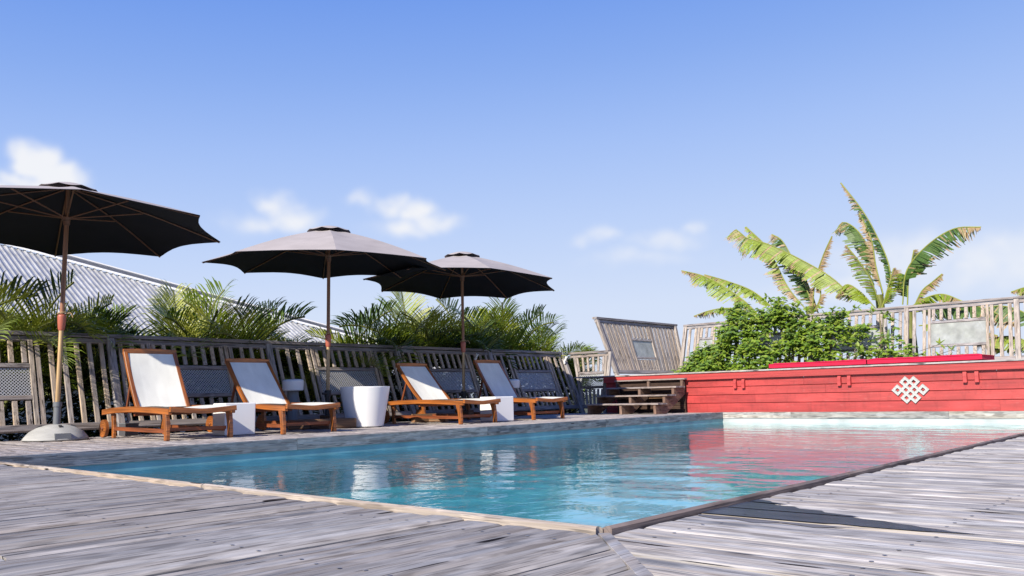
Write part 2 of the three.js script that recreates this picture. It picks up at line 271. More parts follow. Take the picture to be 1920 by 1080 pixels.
{ // pool edge timbers
  const e = structure('pool_coping');
  const cuts = (a, b, step) => { const r = [a]; while (b - r[r.length - 1] > step * 1.4) r.push(r[r.length - 1] + step * (0.85 + R() * 0.3)); r.push(b); return r; };
  const zc = cuts(0, 5.62, 1.9); for (let i = 0; i < zc.length - 1; i++) part('end_trim', plank([[-.026, -zc[i + 1] + .003], [0.004, -zc[i + 1] + .003], [0.004, -zc[i]], [-.026, -zc[i]]], -0.06, 0.012 + R() * 0.002, false, .006), M.trimPale, e);
  const xc = cuts(0.008, PX, 1.7); for (let i = 0; i < xc.length - 1; i++) part('side_trim', plank([[xc[i], -0.004], [xc[i + 1] - .004, -0.004], [xc[i + 1] - .004, .026], [xc[i], .026]], -0.06, 0.013 + R() * 0.003, true, .006), M.trimDark, e);
  const bc = cuts(-0.04, PX + .06, 2.5); for (let i = 0; i < bc.length - 1; i++) part('fascia_board', plank([[bc[i], PZ - .03], [bc[i + 1] - .003, PZ - .03], [bc[i + 1] - .003, PZ + .012], [bc[i], PZ + .012]], -0.105, 0.004 + R() * .003, true, .005), M.fascia[i % 3], e);
  const dc = cuts(0, 5.58, 2.3); for (let i = 0; i < dc.length - 1; i++) part('far_coping_board', plank([[PX - .012, -dc[i + 1] + .003], [PX + .06, -dc[i + 1] + .003], [PX + .06, -dc[i]], [PX - .012, -dc[i]]], -0.1, 0.002 + R() * .002, false, .005), M.copingFar[i % 3], e);
}
{ // spilt water on the side deck, lying on each board it has run along
  const t = thing('water_puddle', 'dark pointed puddle of spilt water on the pale boards beside the pool', 'puddle');
  const wet = std(.055, .056, .07, { map: deckTex.map, bumpMap: deckTex.bump, bumpScale: 0.002, roughness: 0.45, specularIntensity: 0.5, clearcoat: 0.12, clearcoatRoughness: 0.1 }), damp = std(.24, .23, .225, { map: deckTex.map, roughness: .6 });
  const P = [[3, damp, [[.142, .04], [.12, .05], [.09, .12], [.115, .17], [.08, .24], [.12, .30], [.095, .40], [.13, .47], [.142, .53]]],
    [0, wet, [[.002, .04], [.141, .04], [.141, .43], [.128, .46], [.12, .52], [.1, .55], [.086, .60], [.07, .625], [.055, .68], [.042, .70], [.034, .775], [.026, .73], [.02, .68], [.008, .64], [.004, .5], [.012, .44], [.002, .40]]],
    [1, wet, [[.002, .04], [.138, .04], [.13, .13], [.105, .17], [.11, .21], [.075, .24], [.07, .31], [.04, .33], [.022, .41], [.006, .44], [.002, .40]]],
    [2, wet, [[.002, .04], [.066, .04], [.045, .09], [.02, .11], [.002, .17]]]];
  for (const [k, mat, pts] of P) {
    const b = sideBoards[k === 3 ? 16 : 17 + k], s = new THREE.Shape(); pts.forEach(([x, z], n) => (n ? s.lineTo(b.x + x, -z) : s.moveTo(b.x + x, -z)));
    const g = new THREE.ShapeGeometry(s); g.rotateX(-Math.PI / 2); const p = g.attributes.position, uv = g.attributes.uv; for (let n = 0; n < p.count; n++) { uv.setXY(n, p.getZ(n) / 2.56 + k * .37, p.getX(n) / .64); p.setY(n, b.y + .0008); }
    part(k === 3 ? 'damp_wood' : 'water_film', g, mat, t);
  }
}

// ================================================================ FENCES
const perfTex = (() => { const n = 64; return dataTex(128, 128, (u, v) => { const c = (x, y) => Math.hypot(x - Math.round(x), y - Math.round(y)); const x = u * 2, y = v * 2; const d = Math.min(Math.hypot(mod(x, 1) - .5, mod(y, 1) - .5), Math.hypot(mod(x + .5, 1) - .5, mod(y + .5, 1) - .5)); const a = smooth(.22, .27, d); return [a, a, a]; }, false); })();
const perfMat = std(.42, .42, .43, { alphaMap: perfTex, alphaTest: 0.5, roughness: 0.5, metalness: 0.25 });
const frostMat = std(.50, .53, .52, { roughness: 0.75, transmission: 0.3, thickness: 0, map: grainTex });
// fence patch between a bottom line (b0-b1) and a top line (t0-t1); s along, h up
function fencePatch(parent, b0, b1, t0, t1, n, o) {
  const P = (s, h) => mix3(mix3(b0, b1, s), mix3(t0, t1, s), h), len = Math.hypot(b1[0] - b0[0], b1[2] - b0[2]);
  const S = (m) => m / len, { slat, post, rail, w = 0.052, tk = 0.028 } = o;
  const off = (p, d) => [p[0] + n[0] * d, p[1] + n[1] * d, p[2] + n[2] * d];
  const put = (name, s, h0, h1, ww, t, mat, d = 0) => stick(name, parent, off(P(s, h0), d), off(P(s, h1), d), ww, t, n, mat);
  const bar = (name, s0, s1, h, ww, t, mat, d = 0) => stick(name, parent, off(P(s0, h), d), off(P(s1, h), d), ww, t, n, mat);
  const H = o.h;                                                    // bottom rail, sheet bottom, sheet top, top rail
  if (o.startPost) put('post', S(0.04), o.postLow ?? -0.03, 0.985, 0.085, 0.07, post, 0.012);
  const m0 = o.sheet[0], m1 = o.sheet[1], pitch = o.pitch ?? 0.15;
  for (const [a, b] of [[0.09, m0], [m1, len - (o.endGap ?? 0)]]) { const c = Math.max(0, Math.round((b - a) / pitch)); for (let i = 0; i < c; i++) put('slat', S(a + (i + 0.5) * (b - a) / c + (R() - .5) * .008), H[0] + 0.02, H[3] - .01, w, tk, pick(slat)); }
  const c = Math.max(2, Math.round((m1 - m0) / (o.shortPitch ?? 0.135)));
  for (let i = 0; i < c; i++) { const s = S(m0 + (i + 0.5) * (m1 - m0) / c + (R() - .5) * .006); put('slat', s, H[2] + .03, H[3] - .01, w, tk, pick(slat)); put('slat', s, H[0] + .02, H[1] - .03, w, tk, pick(slat)); }
  for (const m of [m0, m1]) put('stile', S(m), H[0] + .02, H[3] - .01, 0.05, 0.032, pick(slat), 0.006);
  bar('sheet_rail', S(m0 + .026), S(m1 - .026), H[1], 0.05, 0.03, rail, 0.005); bar('sheet_rail', S(m0 + .026), S(m1 - .026), H[2], 0.05, 0.03, rail, 0.005);
  const q = new Quads(), A = P(S(m0 + .026), H[1] + .022), B = P(S(m1 - .026), H[1] + .022), C = P(S(m1 - .026), H[2] - .022), D = P(S(m0 + .026), H[2] - .022), sw = m1 - m0, sh = Math.hypot(D[0] - A[0], D[1] - A[1], D[2] - A[2]), pu = o.sheetMat === perfMat ? 0.075 : 1;
  q.quad(A, B, C, D, [0, 0], [sw / pu, 0], [sw / pu, sh / pu], [0, sh / pu]); part(o.sheetName, q.geo(), o.sheetMat, parent);
  bar('bottom_rail', 0, 1, H[0], 0.075, 0.05, rail, -0.002);
  bar('top_rail', 0, 1, H[3], 0.06, 0.045, rail, -0.003);
  const a = P(0, 1), b = P(1, 1); stick('cap_rail', parent, [a[0], a[1] + .012, a[2]], [b[0], b[1] + .012, b[2]], 0.045, 0.12, [n[0], 0, n[2]], rail);
}
const leanN = [0, 0.375, 0.927];
{ // long fence behind the loungers, leaning away from the pool
  const f = thing('leaning_fence', 'long weathered grey slatted fence with perforated sheets leaning back behind the loungers', 'fence');
  const posts = [-4.3, -2.05, 0.12, 2.33, 4.5, 6.84, 9.02, 11.16], sheets = [[.6, 1.6], [.55, 1.6], [.42, 1.36], [.5, 1.55], [.76, 1.86], [.5, 1.62], [.6, 1.66]];
  for (let i = 0; i < 7; i++) {
    const a = posts[i], b = posts[i + 1], top = 1.18;
    fencePatch(f, [a, 0, -8.63], [b, 0, -8.63], [a, top, -9.11], [b, top, -9.11], leanN, { slat: M.fence, post: M.fencePost, rail: M.rail, h: [0.105, 0.385, 0.69, 0.955], sheet: sheets[i], sheetMat: perfMat, sheetName: 'perforated_sheet', startPost: true, postLow: -0.02 });
  }
  stick('post', f, [11.19, -0.02, -8.60], [11.19, 1.17, -9.08], 0.085, 0.07, leanN, M.fencePost);
  // the return at the far end, facing the sun
  fencePatch(f, [11.2, 0, -8.66], [11.2, 0, -8.1], [11.42, 1.17, -9.06], [11.42, 1.17, -8.08], [-0.98, 0.18, 0], { slat: M.fencePale, post: M.fencePalePost, rail: M.rail, h: [0.105, 0.42, 0.66, 0.955], sheet: [0.06, 0.52], sheetMat: perfMat, sheetName: 'perforated_sheet', startPost: false, shortPitch: 0.075, pitch: 0.1, w: .045 });
  stick('post', f, [11.18, -0.02, -8.07], [11.40, 1.17, -8.05], 0.07, 0.06, [-1, 0.2, 0], M.fencePalePost);
}
const PT = 0.70;                                                    // top of the red platform
{ // slatted side of the platform, flaring outwards
  const f = thing('platform_side_fence', 'sunlit slatted panel with a small square pane flaring out above the wooden steps', 'fence');
  const n = [-0.02, 0.3, 0.95];
  fencePatch(f, [12.28, PT, -8.55], [15.05, PT, -8.55], [12.02, 1.92, -8.86], [15.22, 1.92, -8.86], n, { slat: M.fencePale, post: M.fencePalePost, rail: M.railPale, h: [0.09, 0.34, 0.67, 0.955], sheet: [0.95, 1.72], sheetMat: frostMat, sheetName: 'pane', startPost: true, postLow: 0.002, pitch: 0.125, shortPitch: 0.125, w: .092 });
  stick('post', f, [15.0, PT + .002, -8.53], [15.14, 1.9, -8.83], 0.085, 0.07, n, M.fencePalePost);
}
{ // back of the platform
  const f = thing('platform_back_fence', 'pale grey slatted fence with frosted panes behind the leafy vine and red cushions', 'fence');
  const n = [-0.94, 0.3, 0], zs = [-8.6, -7.43, -5.58, -3.72, -1.86, 0, 1.86, 3.7];
  for (let i = 0; i < 7; i++) fencePatch(f, [14.85, PT, zs[i]], [14.85, PT, zs[i + 1]], [15.2, 1.89, zs[i]], [15.2, 1.89, zs[i + 1]], n, { slat: M.fencePale, post: M.fencePalePost, rail: M.railPale, h: [0.10, 0.34, 0.72, 0.955], sheet: i ? [0.45, 1.43] : [.4, .8], sheetMat: frostMat, sheetName: 'pane', startPost: true, postLow: 0.002, pitch: 0.15, shortPitch: 0.135, w: .06 });
}

// ================================================================ RED PLATFORM, STEPS, CUSHIONS
{
  const p = thing('red_platform', 'low red timber platform with a white knot emblem at the far pool end', 'platform');
  const X = 11.15, z0 = -8.0, z1 = 6, ys = [-0.02, 0.155, 0.295, 0.43, 0.61];
  for (let i = 0; i < 4; i++) { let a = z0, k = 0; while (a < z1) { const b = Math.min(z1, a + 2.6 + R() * 1.8); const q = new Quads(), ru = R() * 5, t = 0.022 + R() * .003, y0 = ys[i] + .0035, y1 = ys[i + 1] - .0035, c = .005, zz0 = a + .0015, zz1 = b - .0015;
    const F = (P) => q.quad(...P, ...P.map((v) => [v[2] / 2.6 + ru, (v[1] + v[0]) / .65 + ru]));
    F([[X + c, y1, zz0], [X + c, y1, zz1], [X, y1 - c, zz1], [X, y1 - c, zz0]]); F([[X, y1 - c, zz0], [X, y1 - c, zz1], [X, y0 + c, zz1], [X, y0 + c, zz0]]); F([[X, y0 + c, zz0], [X, y0 + c, zz1], [X + c, y0, zz1], [X + c, y0, zz0]]); F([[X + c, y0, zz0], [X + c, y0, zz1], [X + t, y0, zz1], [X + t, y0, zz0]]); F([[X + t, y1, zz0], [X + t, y1, zz1], [X + c, y1, zz1], [X + c, y1, zz0]]); F([[X, y1 - c, zz0], [X, y0 + c, zz0], [X + t, y0, zz0], [X + t, y1, zz0]]);
    part('board', q.geo(), M.red[(i + k++) % 3], p); a = b; } }
  { const d = new THREE.CircleGeometry(.006, 7); d.rotateY(-Math.PI / 2); const gs = []; for (let z = z0 + .3; z < 1; z += .61) for (let i = 0; i < 4; i++) for (const f of [.25, .75]) { const g = d.clone(); g.translate(X - .0008, ys[i] + (Math.min(ys[i + 1], .56) - ys[i]) * f, z + (R() - .5) * .02); gs.push(g); } part('nail_heads', mergeGeometries(gs), M.redDark, p).userData = { kind: 'stuff' }; }
  const box = (name, a, b, mat) => { const g = new THREE.BoxGeometry(b[0] - a[0], b[1] - a[1], b[2] - a[2]); g.translate((a[0] + b[0]) / 2, (a[1] + b[1]) / 2, (a[2] + b[2]) / 2); return part(name, g, mat, p); };
  box('core', [X + .03, -.3, z0 + .02], [15.6, .55, z1], M.redDark);
  box('fascia', [X - .055, .566, z0 - .02], [X - .002, .675, z1], M.red[0]);
  for (let i = 0; i < 28; i++) { const x = X - .075 + i * .165; part('deck_plank', plank([[x, -8.7], [x + .159, -8.7], [x + .159, z1], [x, z1]], 0.677, PT + R() * .003, false), M.capWood, p); }
  for (const zc of [-5.235, -3.48, -1.72]) for (const d of [-.075, .075]) {
    const s = new THREE.Shape(); s.moveTo(0, 0); s.lineTo(-.05, 0); s.lineTo(-.05, .09); s.lineTo(-.02, .16); s.lineTo(0, .16); s.closePath();
    const g = new THREE.ExtrudeGeometry(s, { depth: .045, bevelEnabled: true, bevelSize: .004, bevelThickness: .004, bevelSegments: 1 }); g.translate(X - .002, .405, zc + d - .022); part('beam_end', g, M.red[1], p);
  }
  // endless-knot emblem: bars on a grid turned by 45 degrees
  const holes = [[-1.5, .5], [-.5, 1.5], [-.5, .5], [-.5, -.5], [.5, .5], [.5, -.5], [.5, -1.5], [1.5, -.5], [-1.5, -1.5], [1.5, 1.5]], w = .44, occ = {};
  const lo = (i) => { const k = Math.floor(i / 2); return i % 2 === 0 ? k - 2 - w / 2 : k - 2 + w / 2; }, hi = (i) => lo(i + 1);
  for (const [hp, hq] of holes) { const ip = 2 * (hp + 1.5) + 1, iq = 2 * (hq + 1.5) + 1; for (let a = -1; a <= 1; a++) for (let b = -1; b <= 1; b++) if (a || b) occ[`${ip + a},${iq + b}`] = (occ[`${ip + a},${iq + b}`] || 0) + 1; }
  for (const [hp, hq] of holes) delete occ[`${2 * (hp + 1.5) + 1},${2 * (hq + 1.5) + 1}`];
  const q = new Quads(), U = .0585, at = (pp, qq, x) => [x, 0.315 - (pp - qq) * U * .99, -2.535 + (pp + qq) * U];
  for (const k of Object.keys(occ)) {
    const [i, j] = k.split(',').map(Number), p0 = lo(i), p1 = hi(i), q0 = lo(j), q1 = hi(j), f = X - .028, b = X - .001, u = [[0, 0], [.1, 0], [.1, .1], [0, .1]];
    q.quad(at(p0, q0, f), at(p1, q0, f), at(p1, q1, f), at(p0, q1, f), ...u);
    for (const [di, dj, A, B] of [[-1, 0, [p0, q0], [p0, q1]], [1, 0, [p1, q0], [p1, q1]], [0, -1, [p0, q0], [p1, q0]], [0, 1, [p0, q1], [p1, q1]]]) if (!occ[`${i + di},${j + dj}`]) q.quad(at(...A, f), at(...B, f), at(...B, b), at(...A, b), ...u);
  }
  part('knot_emblem', q.geo(), M.emblem, p).userData.label = 'white endless knot emblem';
}
function cushion(z0, z1, x0, x1, th, label) {
  const w = x1 - x0, l = z1 - z0, nx = 14, nz = 20, pos = [], uv = [], idx = [];
  const g = new THREE.BoxGeometry(w, th, l, nx, 4, nz), p = g.attributes.position;
  for (let i = 0; i < p.count; i++) { let x = p.getX(i), y = p.getY(i), z = p.getZ(i); const ex = Math.min(w / 2 - Math.abs(x), l / 2 - Math.abs(z)), r = .03; const f = ex < r ? Math.sqrt(Math.max(0, 1 - (1 - ex / r) ** 2)) : 1; y *= .62 + .38 * f; y += y > 0 ? .006 * Math.sin(x * 9) * Math.cos(z * 5) : 0; p.setXYZ(i, x, y, z); }
  g.computeVertexNormals(); g.translate((x0 + x1) / 2, PT + .004 + th / 2, (z0 + z1) / 2);
  const t = thing('seat_cushion', label, 'cushion', 'red cushions on the platform'); part('pad', g, M.cushion, t);
  const pip = new THREE.TubeGeometry(new THREE.CatmullRomCurve3([V(x0, 0, z0), V(x1, 0, z0), V(x1, 0, z1), V(x0, 0, z1)], true, 'catmullrom', 0.02), 90, .006, 5, true); pip.translate(0, PT + .004 + th * .81, 0); part('piping', pip, M.cushion, t);
}
cushion(-4.78, -3.2, 11.32, 12.05, .095, 'crimson flat cushion left of its twin on the red platform, in front of the vine');
cushion(-3.18, -1.6, 11.32, 12.05, .10, 'crimson flat cushion nearest the knot emblem, in front of the frosted pane');
{ // steps
  const s = thing('wooden_steps', 'four weathered open wooden steps leading up to the red platform', 'steps');
  const zs = [-7.66, -6.97, -6.28], tread = [[10.1, .185], [10.4, .325], [10.7, .465], [11.0, .605]];
  tread.forEach(([x, y], i) => { const xe = i === 3 ? 11.09 : x + .29; for (const [a, b] of [[x, x + .14], [x + .145, xe]]) if (b > a + .02) part('tread', plank([[a, -7.7], [b, -7.7], [b, -6.2], [a, -6.2]], y - .026, y + R() * .002, false), M.stairTread, s); });
  for (const z of zs) {
    const sh = new THREE.Shape(); sh.moveTo(10.12, 0.002); sh.lineTo(10.12, .157); sh.lineTo(10.42, .157); sh.lineTo(10.42, .297); sh.lineTo(10.72, .297); sh.lineTo(10.72, .437); sh.lineTo(11.02, .437); sh.lineTo(11.02, .577); sh.lineTo(11.09, .577); sh.lineTo(11.09, .33); sh.lineTo(10.44, 0.002); sh.closePath();
    const g = new THREE.ExtrudeGeometry(sh, { depth: .05, bevelEnabled: false }); g.translate(0, 0, z - .025); const uv = g.attributes.uv; for (let i = 0; i < uv.count; i++) uv.setXY(i, uv.getX(i) / 2.56, uv.getY(i) / .64); part('stringer', g, pick(M.stair), s);
  }
  for (let i = 0; i < 4; i++) stick('shade_board', s, [11.085, .05 + i * .15, -7.7], [11.085, .05 + i * .15, -6.25], .145, .02, [-1, 0, 0], M.stairShade);  // dark boards added to stand in for the shade behind the open treads
  for (const z of [-7.32, -6.63]) stick('brace', s, [10.98, .30, z - .3], [10.98, .30, z + .3], .09, .04, [1, 0, 0], M.timber);
}

// ================================================================ LOUNGERS
function bentRail(pts, w, h, name, mat, parent) {                   // bar of rectangular section through points, arched
  const c = new THREE.CatmullRomCurve3(pts.map((p) => V(...p))), n = 14, q = new Quads();
  const rows = []; for (let i = 0; i <= n; i++) { const p = c.getPoint(i / n), t = c.getTangent(i / n), side = V(0, 1, 0).cross(t).normalize(), up = t.clone().cross(side).normalize(); const k = (a, b) => { const v = p.clone().addScaledVector(side, a * w / 2).addScaledVector(up, b * h / 2); return [v.x, v.y, v.z]; }; const e = .86; rows.push([k(-1, -e), k(-e, -1), k(e, -1), k(1, -e), k(1, e), k(e, 1), k(-e, 1), k(-1, e)]); }
  const ru = R() * 4;
  for (let i = 0; i < n; i++) for (let j = 0; j < 8; j++) { const l = (j + 1) % 8; q.quad(rows[i][j], rows[i][l], rows[i + 1][l], rows[i + 1][j], [i / n + ru, j * .08], [i / n + ru, (j + 1) * .08], [(i + 1) / n + ru, (j + 1) * .08], [(i + 1) / n + ru, j * .08]); }
  for (const r of [rows[0], rows[n]]) for (const [a, b, d, e] of [[0, 1, 2, 3], [0, 3, 4, 7], [4, 5, 6, 7]]) q.quad(r[a], r[b], r[d], r[e], [0, 0], [.05, 0], [.05, .05], [0, .05]);
  return part(name, q.geo(), mat, parent);
}
function taperLeg(parent, x, zt, zb, top, wt, wb, th) {
  const s = new THREE.Shape(); s.moveTo(zt - wt / 2, top); s.lineTo(zt + wt / 2, top); s.quadraticCurveTo(zb + wb * .5, top * .5, zb + wb / 2, 0); s.lineTo(zb - wb / 2, 0); s.quadraticCurveTo(zb - wb * .45, top * .55, zt - wt / 2, top);
  const g = new THREE.ExtrudeGeometry(s, { depth: th - .008, bevelEnabled: true, bevelSize: .004, bevelThickness: .004, bevelSegments: 1, curveSegments: 6 }); g.rotateY(-Math.PI / 2); g.translate(x + th / 2 - .004, 0, 0);
  const uv = g.attributes.uv; for (let i = 0; i < uv.count; i++) uv.setXY(i, uv.getY(i) * 1.4, uv.getX(i) * 2); return part('leg', g, M.teak, parent);
}
function lounger(x, z, recl, label, turn = 0) {                      // local: foot at z=0, head at z=-1.95, width in x
  const t = thing('sun_lounger', label, 'sun lounger', 'wooden sun loungers in a row', [x, 0.004, z], turn), W = .70, a = W / 2 - .022, H = .285;
  for (const s of [-1, 1]) {
    bentRail([[s * a, H - .012, -.04], [s * a, H + .008, -.5], [s * a, H + .018, -.95], [s * a, H + .01, -1.4], [s * a, H - .01, -1.75]], .034, .058, 'side_rail', M.teak, t);
    taperLeg(t, s * (a - .002), -.14, -.10, H - .03, .075, .046, .04);
    taperLeg(t, s * (a - .04), -1.56, -1.53, H - .03, .065, .042, .034);
    const wh = new THREE.Group(); wh.name = 'wheel'; t.add(wh); wh.position.set(s * (a + .012), .098, -1.68);
    const rim = new THREE.CylinderGeometry(.097, .097, .034, 30); rim.rotateZ(Math.PI / 2); part('rim', rim, M.teak, wh);
    const ty = new THREE.TorusGeometry(.092, .006, 6, 32); ty.rotateY(Math.PI / 2); part('tyre', ty, M.teakDark, wh);
    const hubg = new THREE.SphereGeometry(.022, 12, 8); hubg.scale(.5, 1, 1); hubg.translate(s * .02, 0, 0); part('hub', hubg, M.teakDark, wh);
    bentRail([[s * (a - .04), .085, -.16], [s * (a - .04), .09, -.8], [s * (a - .04), .098, -1.54]].map((p) => p), .022, .04, 'stretcher', M.teakDark, t);
  }
  bentRail([[-a - .012, H + .012, -.02], [-a / 2, H - .002, -.02], [0, H - .012, -.02], [a / 2, H - .002, -.02], [a + .012, H + .012, -.02]], .04, .05, 'foot_rail', M.teak, t);
  bentRail([[-a + .02, H, -1.72], [0, H, -1.72], [a - .02, H, -1.72]], .03, .05, 'head_rail', M.teak, t);
  bentRail([[-a + .02, H - .03, -.95], [0, H - .03, -.95], [a - .02, H - .03, -.95]], .03, .045, 'cross_rail', M.teakDark, t);
  bentRail([[-a + .03, .1, -.14], [0, .1, -.14], [a - .03, .1, -.14]], .022, .035, 'stretcher', M.teakDark, t);
  const sheet = (P, nu, nv, name, mat, th, uvs) => { const pos = [], uv = [], idx = []; for (let j = 0; j <= nv; j++) for (let i = 0; i <= nu; i++) { const p = P(i / nu, j / nv); pos.push(...p); uv.push(i / nu * uvs[0], j / nv * uvs[1]); } for (let j = 0; j < nv; j++) for (let i = 0; i < nu; i++) { const k = j * (nu + 1) + i; idx.push(k, k + 1, k + nu + 2, k, k + nu + 2, k + nu + 1); } return part(name, geoFrom(pos, uv, idx), mat, t); };
  sheet((u, v) => { const y = H + .034 - .022 * Math.sin(Math.PI * u) + .012 * Math.sin(Math.PI * v); return [(u - .5) * (2 * a - .03), y, -.05 - v * .89]; }, 10, 12, 'seat_sling', M.sling, .003, [1, 1.5]);
  // backrest
  const L = .72, hz = -.96, hy = H + .03, c = Math.cos(recl), s = Math.sin(recl), ba = a - .058, B = (u, v, d = 0) => [u, hy + v * s + d * c, hz - v * c + d * s];
  for (const sd of [-1, 1]) bentRail([B(sd * ba, -.01), B(sd * ba, L * .3, -.012), B(sd * ba, L * .7, -.012), B(sd * ba, L)], .042, .036, 'back_stile', M.teak, t);
  bentRail([B(-ba - .02, L + .01), B(0, L + .022), B(ba + .02, L + .01)], .034, .06, 'back_top_rail', M.teak, t);
  sheet((u, v) => B((u - .5) * (2 * ba - .02), .005 + v * (L - .02), .004 - .022 * Math.sin(Math.PI * u) * Math.sin(Math.PI * v)), 12, 12, 'back_sling', M.sling, .003, [1, 1.2]);
  for (const sd of [-1, 1]) stick('back_prop', t, [sd * (ba - .03), H - .03, hz - .58 * c - .06], B(sd * (ba - .03), L * .62, -.02), .03, .022, [1, 0, 0], M.teakDark);
  return t;
}
const RAD = Math.PI / 180;
lounger(2.28, -6.50, 57 * RAD, 'orange-brown wooden lounger nearest the dome-based parasol, its white back raised steepest', -.03);
lounger(3.55, -6.48, 47 * RAD, 'wooden lounger between the nearer white cube and the round planter', -.01);
lounger(6.22, -6.48, 45 * RAD, 'wooden lounger right of the white round planter, its head half in shade', -.01);
lounger(7.79, -6.56, 54 * RAD, 'wooden lounger farthest from the camera, behind the farther white cube', -.03);

// ================================================================ PARASOLS
function parasol(c, r, rot, tilt, apexY, hubY, collarY, sleeveY, kind, label) {
  const [cx, cy, cz] = c, t = thing('parasol', label, 'parasol', 'dark parasols along the fence', [cx, 0.003, cz]); const top = apexY - .05;
  const tip = (k, rr, y) => { const A = rot + k * Math.PI / 4, x = rr * Math.cos(A), z = rr * Math.sin(A); return [x, y + (x * tilt[0] + z * tilt[1]) * rr / r, z]; };
  // a point on the cloth: panel k, a across (0..1), q from rim 0 to apex 1
  const q0 = 0.0, cloth = (k, a, q, dy) => {
    const rr = r * (1 - q), yq = cy + (top - cy) * (q + .055 * Math.sin(Math.PI * q)), A = tip(k, rr, yq), B = tip(k + 1, rr, yq), p = mix3(A, B, a), e = Math.sin(Math.PI * a) * (1 - q);
    const pull = 1 - .075 * e * (1 - q) ; return [p[0] * pull, p[1] - .035 * e * q * 2 + .03 * e * (1 - q) + dy, p[2] * pull];
  };
  const surf = (dy, qmax, name, mat, parent) => { const pos = [], uv = [], idx = []; let base = 0; const nu = 10, nv = 12; for (let k = 0; k < 8; k++) { for (let j = 0; j <= nv; j++) for (let i = 0; i <= nu; i++) { const qq = j / nv * qmax; pos.push(...cloth(k, i / nu, qq, dy)); uv.push(k * .37 + (i / nu - .5) * (1 - qq), qq * 1.6); } for (let j = 0; j < nv; j++) for (let i = 0; i < nu; i++) { const a = base + j * (nu + 1) + i; idx.push(a, a + 1, a + nu + 2, a, a + nu + 2, a + nu + 1); } base += (nu + 1) * (nv + 1); } return part(name, geoFrom(pos, uv, idx), mat, parent); };
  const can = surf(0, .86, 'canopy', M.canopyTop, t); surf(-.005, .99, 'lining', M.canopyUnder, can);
  { // hem and vent cap
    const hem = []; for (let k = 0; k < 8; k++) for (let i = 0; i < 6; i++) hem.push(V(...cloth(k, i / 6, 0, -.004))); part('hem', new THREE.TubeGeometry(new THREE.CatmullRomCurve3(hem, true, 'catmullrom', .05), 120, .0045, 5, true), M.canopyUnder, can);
    const pos = [], uv = [], idx = [], n = 96, m = 8; for (let j = 0; j <= m; j++) for (let i = 0; i <= n; i++) { const an = i / n * Math.PI * 2, w = Math.abs(Math.cos((an - rot) * 4)), q = j / m, rr = .285 * q * (1 + .05 * w * q), y = top + .037 - .085 * Math.pow(q, 2.0) + .022 * (1 - w) * Math.pow(q, 5); pos.push(rr * Math.cos(an), y, rr * Math.sin(an)); uv.push(rr * Math.cos(an), rr * Math.sin(an)); }
    for (let j = 0; j < m; j++) for (let i = 0; i < n; i++) { const a = j * (n + 1) + i; idx.push(a, a + 1, a + n + 2, a, a + n + 2, a + n + 1); } part('vent_cap', geoFrom(pos, uv, idx), M.canopyTop, t);
  }
  for (let k = 0; k < 8; k++) {
    const A = cloth(k, 0, .005, -.016), B = cloth(k, 0, .5, -.018), C = cloth(k, 0, .97, -.02), ribM = part('rib', new THREE.TubeGeometry(new THREE.CatmullRomCurve3([V(...A), V(...B), V(...C)]), 12, .0095, 6), M.rib, t);
    const h = [.045 * Math.cos(rot + k * Math.PI / 4), hubY, .045 * Math.sin(rot + k * Math.PI / 4)], e = cloth(k, 0, .53, -.03); part('strut', new THREE.TubeGeometry(new THREE.LineCurve3(V(...h), V(...e)), 1, .009, 6), M.rib, ribM);
  }
  const cyl = (name, y0, y1, r0, r1, mat) => { const g = new THREE.CylinderGeometry(r1, r0, y1 - y0, 20); g.translate(0, (y0 + y1) / 2, 0); const u = g.attributes.uv; for (let i = 0; i < u.count; i++) u.setXY(i, u.getY(i) * .8, u.getX(i) * .3); return part(name, g, mat, t); };
  cyl('lower_pole', .2, collarY + .04, .024, .024, M.poleLow); cyl('upper_pole', collarY + .04, top + .03, .0235, .0235, M.poleHigh);
  const lathe = (name, pts, mat) => part(name, new THREE.LatheGeometry(pts.map((p) => new THREE.Vector2(...p)), 24), mat, t);
  lathe('collar', [[.025, collarY - .09], [.034, collarY - .07], [.04, collarY], [.044, collarY + .06], [.038, collarY + .08], [.024, collarY + .085]], M.collar);
  const tie = part('cord', new THREE.TorusGeometry(.043, .006, 5, 18), M.cord, t); tie.rotation.x = 1.35; tie.position.y = collarY + .095; const tail = part('cord', new THREE.TubeGeometry(new THREE.CatmullRomCurve3([V(.03, collarY + .09, .03), V(.07, collarY + .10, .05), V(.09, collarY + .05, .06)]), 8, .005, 5), M.cord, t);
  lathe('runner', [[.025, hubY - .09], [.034, hubY - .07], [.036, hubY - .02], [.055, hubY - .01], [.055, hubY + .015], [.025, hubY + .02]], M.rib);
  if (kind === 'dome') {
    lathe('base', [[0, .165], [.06, .165], [.10, .158], [.18, .135], [.255, .09], [.30, .035], [.315, .012], [.31, 0], [0, 0]], M.concrete);
    cyl('sleeve', .15, sleeveY, .036, .036, M.sleeve); cyl('sleeve_collar', sleeveY - .05, sleeveY, .044, .044, M.sleeve);
    for (const a of [-1.1, .6, 1.9]) { const g = new THREE.BoxGeometry(.03, .012, .05); g.rotateX(.35); g.translate(0, .145, .16); g.rotateY(a - .7); part('recess', g, M.dark, t); }
    { const g = new THREE.BoxGeometry(.15, .06, .05); g.translate(.0, .045, .283); g.rotateY(-.12); part('hand_grip', g, M.sleeve, t); }
  } else {
    cyl('sleeve', .05, sleeveY, .034, .034, M.sleeveDark); cyl('sleeve_collar', sleeveY - .07, sleeveY + .02, .045, .045, M.sleeveDark);
    const kn = new THREE.CylinderGeometry(.016, .016, .07, 10); kn.rotateZ(Math.PI / 2); kn.translate(-.07, sleeveY - .025, .02); part('clamp_knob', kn, M.sleeveDark, t);
